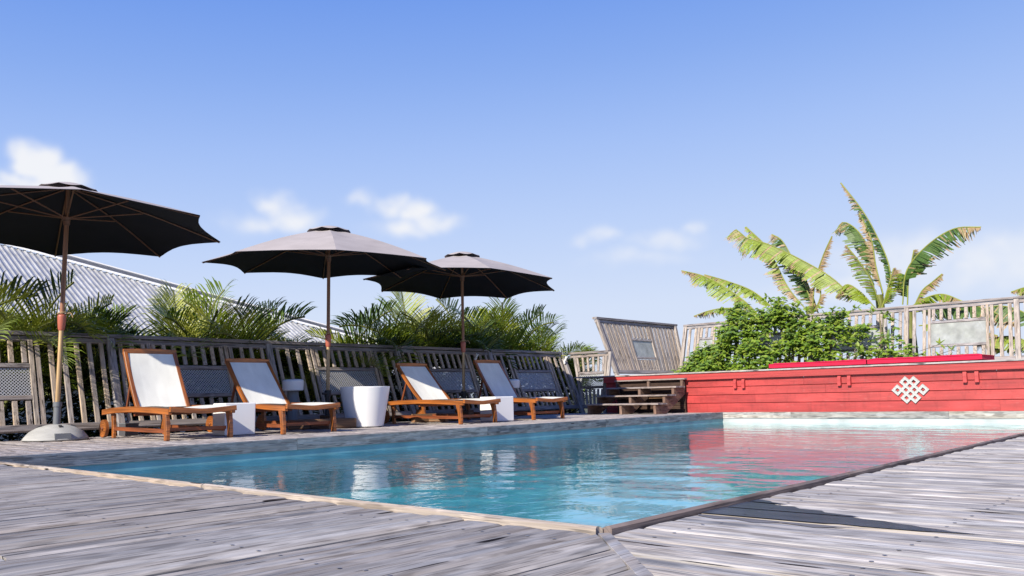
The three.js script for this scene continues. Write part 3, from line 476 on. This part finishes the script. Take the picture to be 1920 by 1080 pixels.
    for (const a of [.4, .4 + Math.PI / 2]) { const dx = Math.cos(a) * .3, dz = Math.sin(a) * .3; stick('foot_timber', t, [-dx, a > 1 ? .115 : .045, -dz], [dx, a > 1 ? .115 : .045, dz], .09, .07, [0, 1, 0], M.timber); }
  }
  return t;
}
parasol([1.512, 2.293, -8.21], 1.631, .266, [-.023, .028], 2.80, 2.40, 1.25, .40, 'dome', 'nearest dark parasol standing in a grey concrete dome base');
parasol([4.927, 2.215, -8.185], 1.664, .563, [.013, -.041], 2.79, 2.36, 1.17, .47, 'timber', 'middle dark parasol with sun-faded grey top behind the round planter');
parasol([7.565, 2.176, -8.223], 1.613, .519, [-.041, -.004], 2.735, 2.32, 1.16, .43, 'timber', 'farthest dark parasol between the two right-hand loungers');

// ================================================================ SMALL THINGS ON THE DECK
function cube(x, z, turn, s, label) { const t = thing('cube_table', label, 'side table', 'white cube tables', [x, .004, z], turn); const sh = new THREE.Shape(), r = .012, h = s / 2; sh.moveTo(-h + r, -h); sh.lineTo(h - r, -h); sh.quadraticCurveTo(h, -h, h, -h + r); sh.lineTo(h, h - r); sh.quadraticCurveTo(h, h, h - r, h); sh.lineTo(-h + r, h); sh.quadraticCurveTo(-h, h, -h, h - r); sh.lineTo(-h, -h + r); sh.quadraticCurveTo(-h, -h, -h + r, -h); const g = new THREE.ExtrudeGeometry(sh, { depth: s - .024, bevelEnabled: true, bevelSize: .01, bevelThickness: .012, bevelOffset: -.01, bevelSegments: 2 }); g.rotateX(-Math.PI / 2); g.translate(0, .012, 0); part('body', g, M.whitePlastic, t); }
cube(2.95, -7.13, -.12, .345, 'white cube table between the two left-hand loungers');
cube(6.98, -6.95, -.12, .35, 'white cube table between the two right-hand loungers');
{ const t = thing('round_planter', 'tall white tapered round planter between the second and third loungers', 'planter', null, [4.97, .004, -7.42]); part('pot', new THREE.LatheGeometry([[0, 0], [.225, 0], [.24, .012], [.322, .50], [.325, .512], [.318, .516], [.305, .51], [.235, .05], [0, .045]].map((p) => new THREE.Vector2(...p)), 56), M.whitePlastic, t); const soil = new THREE.CircleGeometry(.28, 32); soil.rotateX(-Math.PI / 2); soil.translate(0, .38, 0); part('soil', soil, M.dark, t); }
function lantern(x, z, label) { const t = thing('drum_lantern', label, 'lamp', 'white drum lanterns by the fence', [x, .003, z]); const L = (n, p, m) => part(n, new THREE.LatheGeometry(p.map((q) => new THREE.Vector2(...q)), 28), m, t); L('shade', [[0, .645], [.10, .643], [.135, .632], [.142, .61], [.138, .5], [.13, .488], [0, .486]], M.whitePlastic); L('stem', [[0, .486], [.075, .486], [.075, .02], [.10, .015], [.10, 0], [0, 0]], M.sleeve); }
lantern(4.49, -8.36, 'white drum lantern on a grey stem behind the second lounger, near the planter'); lantern(8.86, -8.36, 'white drum lantern on a grey stem beside the farthest lounger');
function beam(a, b, label) { const t = thing('timber_beam', label, 'beam'); stick('block', t, [a[0], .066, a[1]], [b[0], .066, b[1]], .12, .12, [0, 1, 0], M.timber); const m = mix3([a[0], 0, a[1]], [b[0], 0, b[1]], .35); stick('block', t, [m[0] - .02, .05, m[2] + .065], [m[0] + .04, .05, m[2] + .35], .09, .08, [0, 1, 0], M.timber); }
beam([3.95, -7.62], [4.72, -7.30], 'brown timber beam lying under the foot of the second lounger beside the planter'); beam([6.25, -7.95], [6.95, -7.75], 'brown timber beam lying behind the legs of the third lounger');
{ const t = thing('cable_box', 'small dark grey box on the deck behind the wheel of the nearest lounger', 'box', null, [2.40, .003, -8.52], .2); const g = new THREE.BoxGeometry(.17, .13, .12); g.translate(0, .065, 0); part('case', g, std(.06, .06, .07), t); const l = new THREE.BoxGeometry(.18, .012, .13); l.translate(0, .137, 0); part('lid', l, M.sleeve, t); }
for (const [x, l] of [[8.59, 'small white spotlight on the fence above the farthest lounger'], [11.12, 'small white spotlight at the far corner of the leaning fence']]) { const t = thing('spotlight', l, 'spotlight', 'small fence spotlights', [x, 1.0, -8.965]); const g = new THREE.CylinderGeometry(.028, .02, .09, 14); g.rotateX(.5); g.translate(0, .07, .03); part('head', g, M.whitePlastic, t); const b = new THREE.BoxGeometry(.03, .07, .03); b.translate(0, .01, -.005); part('bracket', b, M.whitePlastic, t); }

// ================================================================ HOUSE
{
  const h = thing('house', 'house with a pale corrugated metal hipped roof behind the palms', 'house');
  const k = .55, t = .305, E = [13.8, 1.02, -14.02], tp = t / k, ridge = 5.4;               // eave corner; slope rises tp per metre of depth
  const q = new Quads(), pitch = .115;
  const hipZ = (x) => E[2] - (E[0] - x) * k;
  for (let x = E[0]; x > -9; x -= pitch) {
    const prof = [[0, 0], [.03, .0], [.04, .03], [.065, .03], [.075, 0], [pitch, 0]];
    for (let i = 0; i < prof.length - 1; i++) {
      const xa = x - prof[i][0], xb = x - prof[i + 1][0], za = Math.max(hipZ(xa), E[2] - 7.6), zb = Math.max(hipZ(xb), E[2] - 7.6), ha = prof[i][1], hb = prof[i + 1][1];
      q.quad([xa, E[1] + ha, E[2]], [xb, E[1] + hb, E[2]], [xb, E[1] + (E[2] - zb) * tp + hb, zb], [xa, E[1] + (E[2] - za) * tp + ha, za], [xa, 0], [xb, 0], [xb, 3], [xa, 3]);
    }
  }
  const roof = part('roof', q.geo(), M.roof, h);
  const z2 = E[2] - 7.6, x2 = E[0] - 7.6 / k, y2 = E[1] + 7.6 * tp, z3 = E[2] - 15.2;
  const s = new Quads(); s.quad(E, [x2, y2, z2], [x2, y2, z2], [E[0], E[1], z3], [0, 0], [1, 0], [1, 0], [0, 1]); s.quad([-9, y2, z2], [x2, y2, z2], [E[0], E[1], z3], [-9, E[1], z3], [0, 0], [1, 0], [1, 1], [0, 1]); part('roof_slope', s.geo(), M.roofSide, roof);
  stick('hip_cap', roof, [E[0], E[1] + .045, E[2]], [x2, y2 + .045, z2], .16, .05, [.3, 1, .3], M.roofCap); stick('gutter', roof, [E[0] + .05, E[1] - .04, E[2] + .06], [-9, E[1] - .04, E[2] + .06], .11, .1, [0, 0, 1], M.roofCap);
  stick('hip_flashing', roof, [E[0] + .28, E[1] + .06, E[2] - .1], [x2 + .28, y2 + .12, z2 - .1], .3, .03, [.8, 1, .1], M.roofSide);
  const g = new THREE.BoxGeometry(E[0] + 8.6, 1.6, 14.4); g.translate((E[0] - 9.4) / 2, .36, E[2] - 7.6); part('wall', g, M.houseWall, h);
}

// ================================================================ PLANTS
const leafMat = (r, g, b, tr = .35) => std(r, g, b, { roughness: .55, transmission: tr, thickness: 0, map: leafTex });
const palmMats = [leafMat(.15, .26, .02), leafMat(.30, .43, .02), leafMat(.50, .57, .03), leafMat(.065, .12, .03), leafMat(.60, .64, .10)];
const stemMat = leafMat(.22, .24, .06, 0), trunkMat = std(.20, .17, .10, { map: grainTex });
function frondGeo(seed, L, droop, lean) {                            // arched feather frond growing along +x, starting up
  const r = rng(seed), pos = [], uv = [], idx = []; const n = 20, pts = []; let p = V(0, 0, 0), ang = lean;
  for (let i = 0; i <= n; i++) { pts.push(p.clone()); ang -= droop / n * (0.45 + 1.1 * i / n); p = p.clone().add(V(Math.cos(ang) * L / n, Math.sin(ang) * L / n, Math.sin(i * .3 + seed) * .006)); }
  const c = new THREE.CatmullRomCurve3(pts), tri = (a, b, d) => { const k = pos.length / 3; for (const v of [a, b, d]) pos.push(v.x, v.y, v.z); uv.push(0, 0, .1, .5, .2, 0); idx.push(k, k + 1, k + 2); };
  const N = Math.round(L * 42);
  for (let i = 3; i < N; i++) {
    const f = i / N; if (f < .2) continue; const o = c.getPoint(f), T = c.getTangent(f), side = V(0, 0, 1), up = side.clone().cross(T).normalize().negate(); if (up.y < 0) up.negate();
    for (const s of [-1, 1]) {
      if (r() < .04) continue;
      const len = L * (.17 + .27 * Math.sin(Math.PI * Math.pow(f, .75))) * (.85 + r() * .3), fw = .5 + .55 * f + (r() - .5) * .16, lift = .55 + (r() - .5) * .22;
      const d = side.clone().multiplyScalar(s * Math.cos(fw * .9)).addScaledVector(T, Math.sin(fw * .9)).addScaledVector(up, lift).normalize();
      const w = .0072 * (.8 + r() * .5), wd = T.clone().addScaledVector(up, -.4 * s * (r() - .2)).addScaledVector(d, -T.dot(d)).normalize();
      const a0 = o.clone(), m = o.clone().addScaledVector(d, len * .5).add(V(0, .012 * len, 0)), e = o.clone().addScaledVector(d, len).add(V(0, -len * (.12 + r() * .16), 0)), q = o.clone().addScaledVector(d, len * .78).add(V(0, -len * .035, 0));
      const o1 = a0.clone().addScaledVector(wd, w * .4), o2 = a0.clone().addScaledVector(wd, -w * .4), m1 = m.clone().addScaledVector(wd, w), m2 = m.clone().addScaledVector(wd, -w), q1 = q.clone().addScaledVector(wd, w * .7), q2 = q.clone().addScaledVector(wd, -w * .7);
      tri(o1, m1, m2); tri(o1, m2, o2); tri(m1, q1, q2); tri(m1, q2, m2); tri(q1, e, q2);
    }
  }
  const g = geoFrom(pos, uv, idx), tube = new THREE.TubeGeometry(c, 16, .009 * L, 5); tube.deleteAttribute('normal'); tube.computeVertexNormals();
  return { leaf: g, rachis: tube };
}
const fronds = []; for (let i = 0; i < 7; i++) fronds.push(frondGeo(100 + i * 7, 1.0, [1.5, 1.9, 1.2, 2.2, 1.0, 1.7, 1.4][i], [1.25, 1.15, 1.2, 1.05, 1.35, .95, 1.1][i]));
function palm(x, z, yb, size, count, seed, label, over = []) {
  const t = thing('areca_palm', label, 'palm', 'palms behind the leaning fence', [x, -0.42, z]), r = rng(seed);
  const stems = 4; const tops = [];
  for (let i = 0; i < stems; i++) { const a = i / stems * 6.28 + r(), bx = .16 * Math.cos(a), bz = .16 * Math.sin(a), tx = bx * 2.2, tz = bz * 2.2, h = yb + .42 - .15 * r(); tops.push([tx, h, tz]); part('stem', new THREE.TubeGeometry(new THREE.CatmullRomCurve3([V(bx, 0, bz), V(bx * 1.3, h * .5, bz * 1.3), V(tx, h, tz)]), 8, .028, 7), stemMat, t); }
  const add = (az, sc, v, mi, at, tilt) => { const f = fronds[v], m = part('frond', f.leaf, palmMats[mi], t); m.position.set(...at); m.rotation.set(0, az, tilt, 'YXZ'); m.scale.setScalar(sc); part('rachis', f.rachis, stemMat, m); };
  for (let i = 0; i < count; i++) { const at = tops[i % stems], az = i * 2.399 + r() * .7; add(az, size * (.75 + r() * .45), Math.floor(r() * 7), [0, 1, 1, 2, 3, 2, 4, 0][Math.floor(r() * 8)], at, (r() - .35) * .5); }
  for (const o of over) add(...o);
}
const PL = [
  [1.2, -9.75, .55, 1.25, 15, 'palm at the left edge of the picture with fronds hanging over the fence', [[-.9, 1.15, 3, 2, [.25, 1.35, .3], .1], [-1.9, 1.0, 1, 1, [.1, 1.3, .35], -.1], [-.3, 1.2, 5, 2, [.3, 1.3, .2], 0], [-1.3, .9, 3, 1, [.3, 1.3, .4], -.2]]],
  [2.1, -9.95, .50, 1.2, 13, 'palm behind the pole of the nearest parasol', [[-.6, 1.2, 4, 2, [0, 1.1, 0], .1]]],
  [2.95, -9.85, .32, 1.1, 9, 'palm behind the nearest lounger with dark arching fronds', [[2.7, 1.5, 1, 3, [.4, .95, 0], .05], [2.4, 1.3, 6, 3, [.2, .9, 0], .1]]],
  [3.75, -10.1, .5, 1.3, 10, 'palm with a broad pale new leaf between the first two loungers', [[1.4, 1.45, 4, 4, [0, 1.1, 0], .35], [1.9, 1.3, 4, 2, [0, 1.1, 0], .3]]],
  [4.4, -9.85, .5, 1.25, 11, 'palm with a dark fan of fronds behind the second lounger', [[.1, 1.4, 2, 3, [.1, 1.1, 0], .3], [.5, 1.3, 6, 1, [.1, 1.0, 0], .2]]],
  [5.0, -10.3, .3, 1.15, 10, 'palm half hidden between the dark fan and the low yellow-green palm', []],
  [2.55, -10.35, .45, 1.2, 11, 'palm set farther back, between the first parasol pole and the dark arching fronds', []],
  [5.35, -10.0, .12, 1.05, 12, 'low yellow-green palm in front of the metal roof', []],
  [6.1, -9.8, .2, 1.1, 11, 'low palm behind the pole of the middle parasol', [[-1.3, .8, 3, 2, [0, 1.05, .5], 0]]],
  [7.0, -10.15, .52, 1.3, 13, 'yellowish palm behind the third lounger', [[2.5, 1.3, 2, 2, [0, 1.0, 0], .1]]],
  [7.95, -10.0, .78, 1.4, 14, 'tall palm reaching up to the edge of the farthest parasol', [[1.2, 1.5, 4, 4, [0, 1.4, 0], .35]]],
  [8.9, -9.9, .65, 1.3, 13, 'dense dark palm right of the tall one', []],
  [9.9, -10.1, .68, 1.35, 14, 'palm behind the farthest lounger with upright fronds', [[.4, 1.4, 4, 2, [0, 1.2, 0], .3]]],
  [11.0, -9.9, .62, 1.35, 13, 'palm with a glossy arched frond near the end of the fence', [[.15, 1.5, 0, 3, [.1, 1.15, 0], .25]]],
  [12.1, -9.75, .3, 1.1, 13, 'last palm at the far end of the fence, one frond hanging over the corner', [[-1.4, 1.05, 3, 1, [-.7, 1.35, .35], -.1], [-1.1, .95, 1, 0, [-.8, 1.35, .4], -.2]]],
];
PL.forEach((p, i) => palm(p[0], p[1], p[2], p[3] * 1.16, p[4] + 3, 300 + i * 13, p[5], p[6]));

{ // dark undergrowth filling the gap between the fence and the palms
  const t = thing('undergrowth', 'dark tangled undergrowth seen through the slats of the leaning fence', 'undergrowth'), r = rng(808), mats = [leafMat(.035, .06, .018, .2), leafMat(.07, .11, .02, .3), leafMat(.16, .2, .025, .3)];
  const buf = mats.map(() => ({ p: [], t: [], i: [] }));
  for (let k = 0; k < 22000; k++) {
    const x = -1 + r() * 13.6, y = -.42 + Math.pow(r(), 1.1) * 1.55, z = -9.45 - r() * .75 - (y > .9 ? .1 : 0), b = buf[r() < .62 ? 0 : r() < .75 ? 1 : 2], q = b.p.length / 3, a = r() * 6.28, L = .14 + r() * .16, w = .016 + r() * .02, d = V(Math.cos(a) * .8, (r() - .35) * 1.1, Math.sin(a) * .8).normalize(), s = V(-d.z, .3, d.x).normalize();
    for (const [f, h] of [[0, 0], [.45, 1], [1, 0], [.45, -1]]) b.p.push(x + d.x * L * f + s.x * w * h, y + d.y * L * f + s.y * w * h - f * f * .03, z + d.z * L * f + s.z * w * h); b.t.push(0, 0, .2, .5, .5, 0, .2, -.5); b.i.push(q, q + 1, q + 2, q, q + 2, q + 3);
  }
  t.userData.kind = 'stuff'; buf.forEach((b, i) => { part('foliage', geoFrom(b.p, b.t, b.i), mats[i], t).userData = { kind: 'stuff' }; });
}
// banana plants behind the platform
const banGreen = leafMat(.38, .52, .025, .4), banDark = leafMat(.12, .25, .035, .35), banDry = leafMat(.55, .38, .23, .25), banRib = leafMat(.34, .38, .08, 0);
function bananaLeaf(parent, pts, width, o) {                         // pts: [z,y] along the midrib, in the plant's plane x; blade in strips with torn gaps
  const r = rng(o.seed), base = V(o.x, 0, 0), c = new THREE.CatmullRomCurve3(pts.map(([z, y], i) => V(o.x + (o.dx || 0) * i / (pts.length - 1), y, z)));
  const L = c.getLength(), n = Math.round(L / .026), g = { a: { p: [], t: [], i: [] }, b: { p: [], t: [], i: [] } };
  for (const s of [-1, 1]) {
    let tear = 0, ang = (o.droop ?? .9) + (s > 0 ? (o.bias || 0) : 0), len = 1;
    for (let i = 0; i < n; i++) {
      const f0 = i / n, f1 = (i + .97) / n; if (f0 < (o.from ?? .08)) continue;
      if (r() < .10) continue; if (r() < (o.tear ?? .32)) { tear = (r() - .5) * 1.1; len = .55 + r() * .55; }
      const prof = Math.pow(Math.sin(Math.PI * clamp(.06 + .94 * (f0 - (o.from ?? .08)) / (1 - (o.from ?? .08)))), .55), w = width * prof * len * (.93 + r() * .1) * (s > 0 ? (o.sideR ?? 1) : (o.sideL ?? 1)); if (w < .01) continue;
      const dryness = o.dry !== undefined ? o.dry : (.07 + smooth(.62, .95, f0) * .9), A = c.getPoint(f0), B = c.getPoint(f1), T = c.getTangent(f0), out = V(s, 0, (r() - .5) * .15);
      out.addScaledVector(T, -out.dot(T)).normalize(); const a2 = ang + tear * .5 + (r() - .5) * .08, dn = V(0, -1, 0); dn.addScaledVector(T, -dn.dot(T)); if (dn.length() < .2) dn.set(0, 0, T.y > 0 ? -.6 : .6); dn.normalize();
      const D = out.clone().multiplyScalar(Math.cos(a2)).addScaledVector(dn, Math.sin(a2)).addScaledVector(T, .32 + tear * .3).normalize(), D2 = D.clone().addScaledVector(dn, .45).normalize();
      const dry = r() < dryness, split = dry ? 0 : (r() < .22 + dryness ? .72 + r() * .2 : 1);
      const P = (Q, k) => (k <= .5 ? Q.clone().addScaledVector(D, w * k) : Q.clone().addScaledVector(D, w * .5).addScaledVector(D2, w * (k - .5)));
      const put = (h, k0, k1, nar) => { const q = h.p.length / 3, a = P(A, k0), b = P(B, k0), d = P(B, k1), e = P(A, k1); if (nar) { const m = d.clone().lerp(e, .5); d.lerp(m, nar); e.lerp(m, nar); } for (const v of [a, b, d, e]) h.p.push(v.x, v.y, v.z); h.t.push(f0 * 3, k0, f1 * 3, k0, f1 * 3, k1, f0 * 3, k1); h.i.push(q, q + 1, q + 2, q, q + 2, q + 3); };
      if (dry) { put(g.b, 0, .5, 0); put(g.b, .5, .75 + r() * .45, .6 + r() * .4); } else { put(g.a, 0, .5, 0); put(g.a, .5, split, split < 1 ? .1 : .25 * r()); if (split < 1) put(g.b, split, 1.02 + r() * .12, .7); }
    }
  }
  const rib = part('leaf', new THREE.TubeGeometry(c, 24, .014, 6), banRib, parent);
  if (g.a.p.length) part('blade', geoFrom(g.a.p, g.a.t, g.a.i), o.mat || banGreen, rib).userData = { kind: 'stuff' }; if (g.b.p.length) part('dry_edge', geoFrom(g.b.p, g.b.t, g.b.i), banDry, rib).userData = { kind: 'stuff' };
}
function banana(label, x, z, h, leaves) {
  const t = thing('banana_plant', label, 'banana plant', 'banana plants behind the platform');
  part('trunk', new THREE.TubeGeometry(new THREE.CatmullRomCurve3([V(x, -.42, z), V(x + .03, h * .5, z + .03), V(x, h, z)]), 14, .085, 12), stemMat, t);
  leaves.forEach((l, i) => bananaLeaf(t, l[0], l[1] * 1.22, { seed: Math.round(Math.abs(z) * 1000) + i * 31, x: x + (l[2].off || 0), ...l[2], }));
}
banana('leftmost banana plant, its two long leaves reaching over the slatted panel', 16.2, -7.1, 2.0, [
  [[[-7.1, 1.95], [-7.5, 2.41], [-8.02, 2.83], [-8.58, 3.17], [-9.19, 3.38]], .34, { droop: .8 }], [[[-6.95, 2.2], [-7.48, 2.7], [-8.15, 3.03], [-8.75, 3.26]], .26, { off: .35, droop: .7 }], [[[-7.15, 2.0], [-7.6, 2.25], [-8.0, 2.32], [-8.4, 2.3], [-8.85, 2.2]], .26, { droop: .5, off: -.1 }]]);
banana('banana plant with brown shredded leaves above the vine', 16.3, -6.05, 2.2, [
  [[[-6.1, 2.1], [-6.5, 2.66], [-6.78, 3.31], [-6.99, 3.72], [-7.45, 4.24]], .30, { droop: 1.0, dry: .45, tear: .5 }], [[[-6.05, 2.15], [-6.3, 2.89], [-6.5, 3.4], [-6.74, 3.87], [-6.95, 4.02]], .34, { off: .3, mat: banDark, tear: .5, droop: .9 }], [[[-6.0, 2.0], [-5.88, 2.72], [-5.66, 3.29], [-5.43, 3.71]], .14, { dry: 1, droop: 1.3, tear: .7 }], [[[-6.0, 2.0], [-6.1, 2.4], [-6.25, 2.9], [-6.3, 3.2]], .3, { off: .4, dry: .5, mat: banDark, tear: .6 }], [[[-5.9, 2.0], [-5.7, 2.4], [-5.75, 2.9]], .12, { off: -.2, dry: 1, droop: 1.3, tear: .7 }]]);
banana('tallest banana plant, one ragged leaf pointing straight up and one long leaf sweeping left', 16.2, -4.5, 2.3, [
  [[[-4.75, 2.15], [-5.1, 2.42], [-5.46, 2.79], [-6.15, 3.29], [-6.88, 3.73], [-7.37, 3.94], [-7.62, 4.17], [-7.85, 3.98]], .40, { droop: 1.15, off: -.1, tear: .22 }],
  [[[-4.3, 2.2], [-4.28, 2.88], [-4.49, 3.6], [-4.73, 4.16], [-5.15, 4.87]], .34, { mat: banDark, droop: .5, sideL: .55, tear: .4, off: .1 }], [[[-4.5, 2.3], [-4.62, 3.0], [-4.73, 3.4], [-4.98, 3.85], [-5.23, 4.01], [-5.41, 3.8]], .36, { mat: banDark, droop: .9, off: .25 }],
  [[[-4.45, 2.0], [-4.55, 2.58], [-4.72, 2.99], [-4.92, 3.35]], .42, { droop: .25, dx: -.35, off: -.15, tear: .1 }], [[[-4.4, 2.0], [-4.24, 2.42], [-4.1, 2.8]], .3, { droop: .6, off: -.2 }], [[[-4.5, 2.0], [-4.8, 2.39], [-5.05, 2.55], [-5.3, 2.3]], .3, { droop: .8, off: -.3 }], [[[-4.4, 2.3], [-4.5, 2.9], [-4.55, 3.5], [-4.75, 4.1]], .16, { dry: 1, droop: 1.2, tear: .7, off: -.05 }]]);
banana('rightmost banana plant with a ragged leaf arching to the right', 16.2, -3.95, 2.0, [
  [[[-4.05, 2.05], [-3.91, 2.75], [-3.47, 3.22], [-2.95, 3.48], [-2.48, 3.44]], .36, { mat: banDark, droop: 1.1, tear: .45 }], [[[-4.0, 2.05], [-3.93, 2.61], [-3.83, 2.99], [-3.78, 3.18]], .34, { mat: banDark, droop: .9, off: .15 }], [[[-3.9, 1.95], [-3.61, 2.12], [-3.26, 2.18], [-2.9, 2.0]], .26, { droop: .6, off: -.1 }], [[[-3.85, 1.95], [-3.64, 2.31], [-3.45, 2.45], [-3.25, 2.6]], .16, { dry: .8, droop: 1.1, tear: .6 }], [[[-3.9, 1.9], [-3.4, 1.95], [-2.7, 1.9], [-2.1, 1.5]], .35, { off: .3, mat: banDark }], [[[-3.8, 1.6], [-3.2, 1.6], [-2.4, 1.3]], .35, { off: .1 }]]);
banana('low banana plant behind the slats at the right edge', 16.6, -1.6, 1.2, [
  [[[-1.6, 1.2], [-2.0, 1.75], [-2.5, 1.9], [-3.0, 1.6]], .4, { mat: banDark }], [[[-1.6, 1.2], [-1.3, 1.8], [-.8, 1.95], [-.3, 1.6]], .4, {}], [[[-1.7, 1.0], [-2.3, 1.3], [-2.9, 1.2]], .4, { off: .2 }], [[[-1.6, 1.2], [-1.75, 1.9], [-1.95, 2.25], [-2.25, 2.2]], .25, { off: .5 }], [[[-1.5, 1.0], [-1.0, 1.3], [-.3, 1.1]], .4, { off: -.2, mat: banDark }]]);

{ // leafy vine over the platform fence
  const t = thing('leafy_vine', 'dense bright green leafy vine sprawling over the pale fence behind the red platform', 'shrub'), r = rng(555);
  const top = [[-8.3, .80], [-7.85, 1.15], [-7.6, 1.5], [-7.4, 1.95], [-6.9, 2.05], [-6.4, 2.2], [-6.0, 2.1], [-5.5, 1.9], [-5.0, 1.78], [-4.6, 1.7], [-4.2, 1.75], [-3.9, 1.6], [-3.6, 1.2], [-3.35, 1.0]];
  const topAt = (z) => { for (let i = 0; i < top.length - 1; i++) if (z <= top[i + 1][0]) return top[i][1] + (top[i + 1][1] - top[i][1]) * (z - top[i][0]) / (top[i + 1][0] - top[i][0]); return .9; };
  const mats = [leafMat(.24, .42, .02), leafMat(.34, .52, .025), leafMat(.15, .30, .02), leafMat(.36, .48, .04)], buf = mats.map(() => ({ p: [], t: [], i: [] })), twig = [];
  const leaf = (b, o, d, n, L, w) => { const s = d.clone().cross(n).normalize(), q = b.p.length / 3, at = (f, k, dn) => o.clone().addScaledVector(d, L * f).addScaledVector(s, w * k).addScaledVector(n, -dn * L); const P = [at(0, 0, 0), at(.3, .85, -.04), at(.62, .75, .03), at(1, 0, .2), at(.62, -.75, .03), at(.3, -.85, -.04), at(.34, 0, .05), at(.66, 0, .1)]; for (const v of P) b.p.push(v.x, v.y, v.z); b.t.push(0, .5, .3, 1, .6, 1, 1, .5, .6, 0, .3, 0, .3, .5, .6, .5); for (const k of [0, 1, 6, 1, 2, 7, 1, 7, 6, 2, 3, 7, 0, 6, 5, 6, 7, 4, 6, 4, 5, 7, 3, 4]) b.i.push(q + k); };
  for (let k = 0; k < 2500; k++) {
    const z = -8.3 + r() * 4.95, T = topAt(z) + .12 * Math.sin(z * 6.1) + .08 * Math.sin(z * 14.3 + 1), y = .72 + (T - .72) * Math.pow(r(), .85), e = (y - .72) / Math.max(.2, T - .72); if (r() < smooth(-5.3, -4.3, z) * .84) continue; const gapN = Math.sin(z * 5.3 + y * 4.1) + Math.sin(z * 2.9 - y * 6.7 + 1); if (gapN < -1.1 && r() < .8) continue; if (Math.hypot((z + 5.45) / .3, (y - .95) / .16) < 1 && r() < .85) continue;
    const lump = .16 * Math.sin(z * 4.1 + y * 3) + .12 * Math.sin(z * 9 - y * 7), depth = (.55 + lump) * Math.sqrt(Math.max(0.05, 1 - e * e * .8)), x = 14.85 + .2 * e - depth * (.35 + .65 * Math.sqrt(r()));
    const c = V(x, y + .05 * Math.sin(z * 7), z), dir = V(-.55 - r() * .5, .25 + (r() - .5) * 1.1, (r() - .5) * 1.6).normalize(), n0 = 5 + Math.floor(r() * 4); const tone = Math.floor(r() * 3.35);
    for (let i = 0; i < n0; i++) { const a = i * 2.4 + r(), side = V(Math.cos(a), 0, Math.sin(a)), d = dir.clone().multiplyScalar(.5).addScaledVector(side, .8).add(V(0, -.25 + (r() - .5) * .5, 0)).normalize(), nn = V(-.75 + (r() - .5) * .7, .75, .2 + (r() - .5) * .7); nn.addScaledVector(d, -nn.dot(d)).normalize(); leaf(buf[clamp(tone + (r() < .25 ? 1 : 0), 0, 3)], c.clone().addScaledVector(dir, .035 * i - .08), d, nn, .065 + r() * r() * .13, .020 + r() * .018); }
    if (k % 5 === 0) twig.push(new THREE.TubeGeometry(new THREE.LineCurve3(c.clone().addScaledVector(dir, -.35), c.clone().addScaledVector(dir, .12)), 1, .004, 4));
  }
  for (let k = 0; k < 70; k++) { const z = -5 + r() * 2.3, c = V(14.65 - r() * .35, .74 + r() * .5 * (1 - (z + 5) / 3.2) + (r() < .2 ? .5 * r() : 0), z); for (let i = 0; i < 7; i++) { const d = V(r() - .7, r() * .9 - .3, r() - .5).normalize(), nn = V(-.5, 1, 0); nn.addScaledVector(d, -nn.dot(d)).normalize(); leaf(buf[Math.floor(r() * 4)], c, d, nn, .07 + r() * .08, .02 + r() * .014); } twig.push(new THREE.TubeGeometry(new THREE.LineCurve3(c.clone(), c.clone().add(V(.15, -.1, -.4))), 1, .004, 4)); }
  for (let k = 0; k < 46; k++) { const z = -8 + r() * 4.4, c = V(14.8 - r() * .3, topAt(z) + .02 + r() * .16, z); for (let i = 0; i < 6; i++) { const d = V(r() - .6, r() * .9 - .2, r() - .5).normalize(), nn = V(-.3, 1, 0); nn.addScaledVector(d, -nn.dot(d)).normalize(); leaf(buf[1], c, d, nn, .1, .028); } }
  buf.forEach((b) => { const m = part('foliage', geoFrom(b.p, b.t, b.i), mats[buf.indexOf(b)], t); m.userData = { kind: 'stuff' }; });
  part('twigs', mergeGeometries(twig), trunkMat, t).userData = { kind: 'stuff' };
  for (const z of [-7.2, -6.2, -5.2, -4.2]) part('vine_stem', new THREE.TubeGeometry(new THREE.CatmullRomCurve3([V(14.7, PT + .002, z), V(14.72, 1.2, z + .15), V(14.9, topAt(z) - .1, z + .1)]), 10, .018, 6), trunkMat, t);
}
renderer.render(scene, camera);
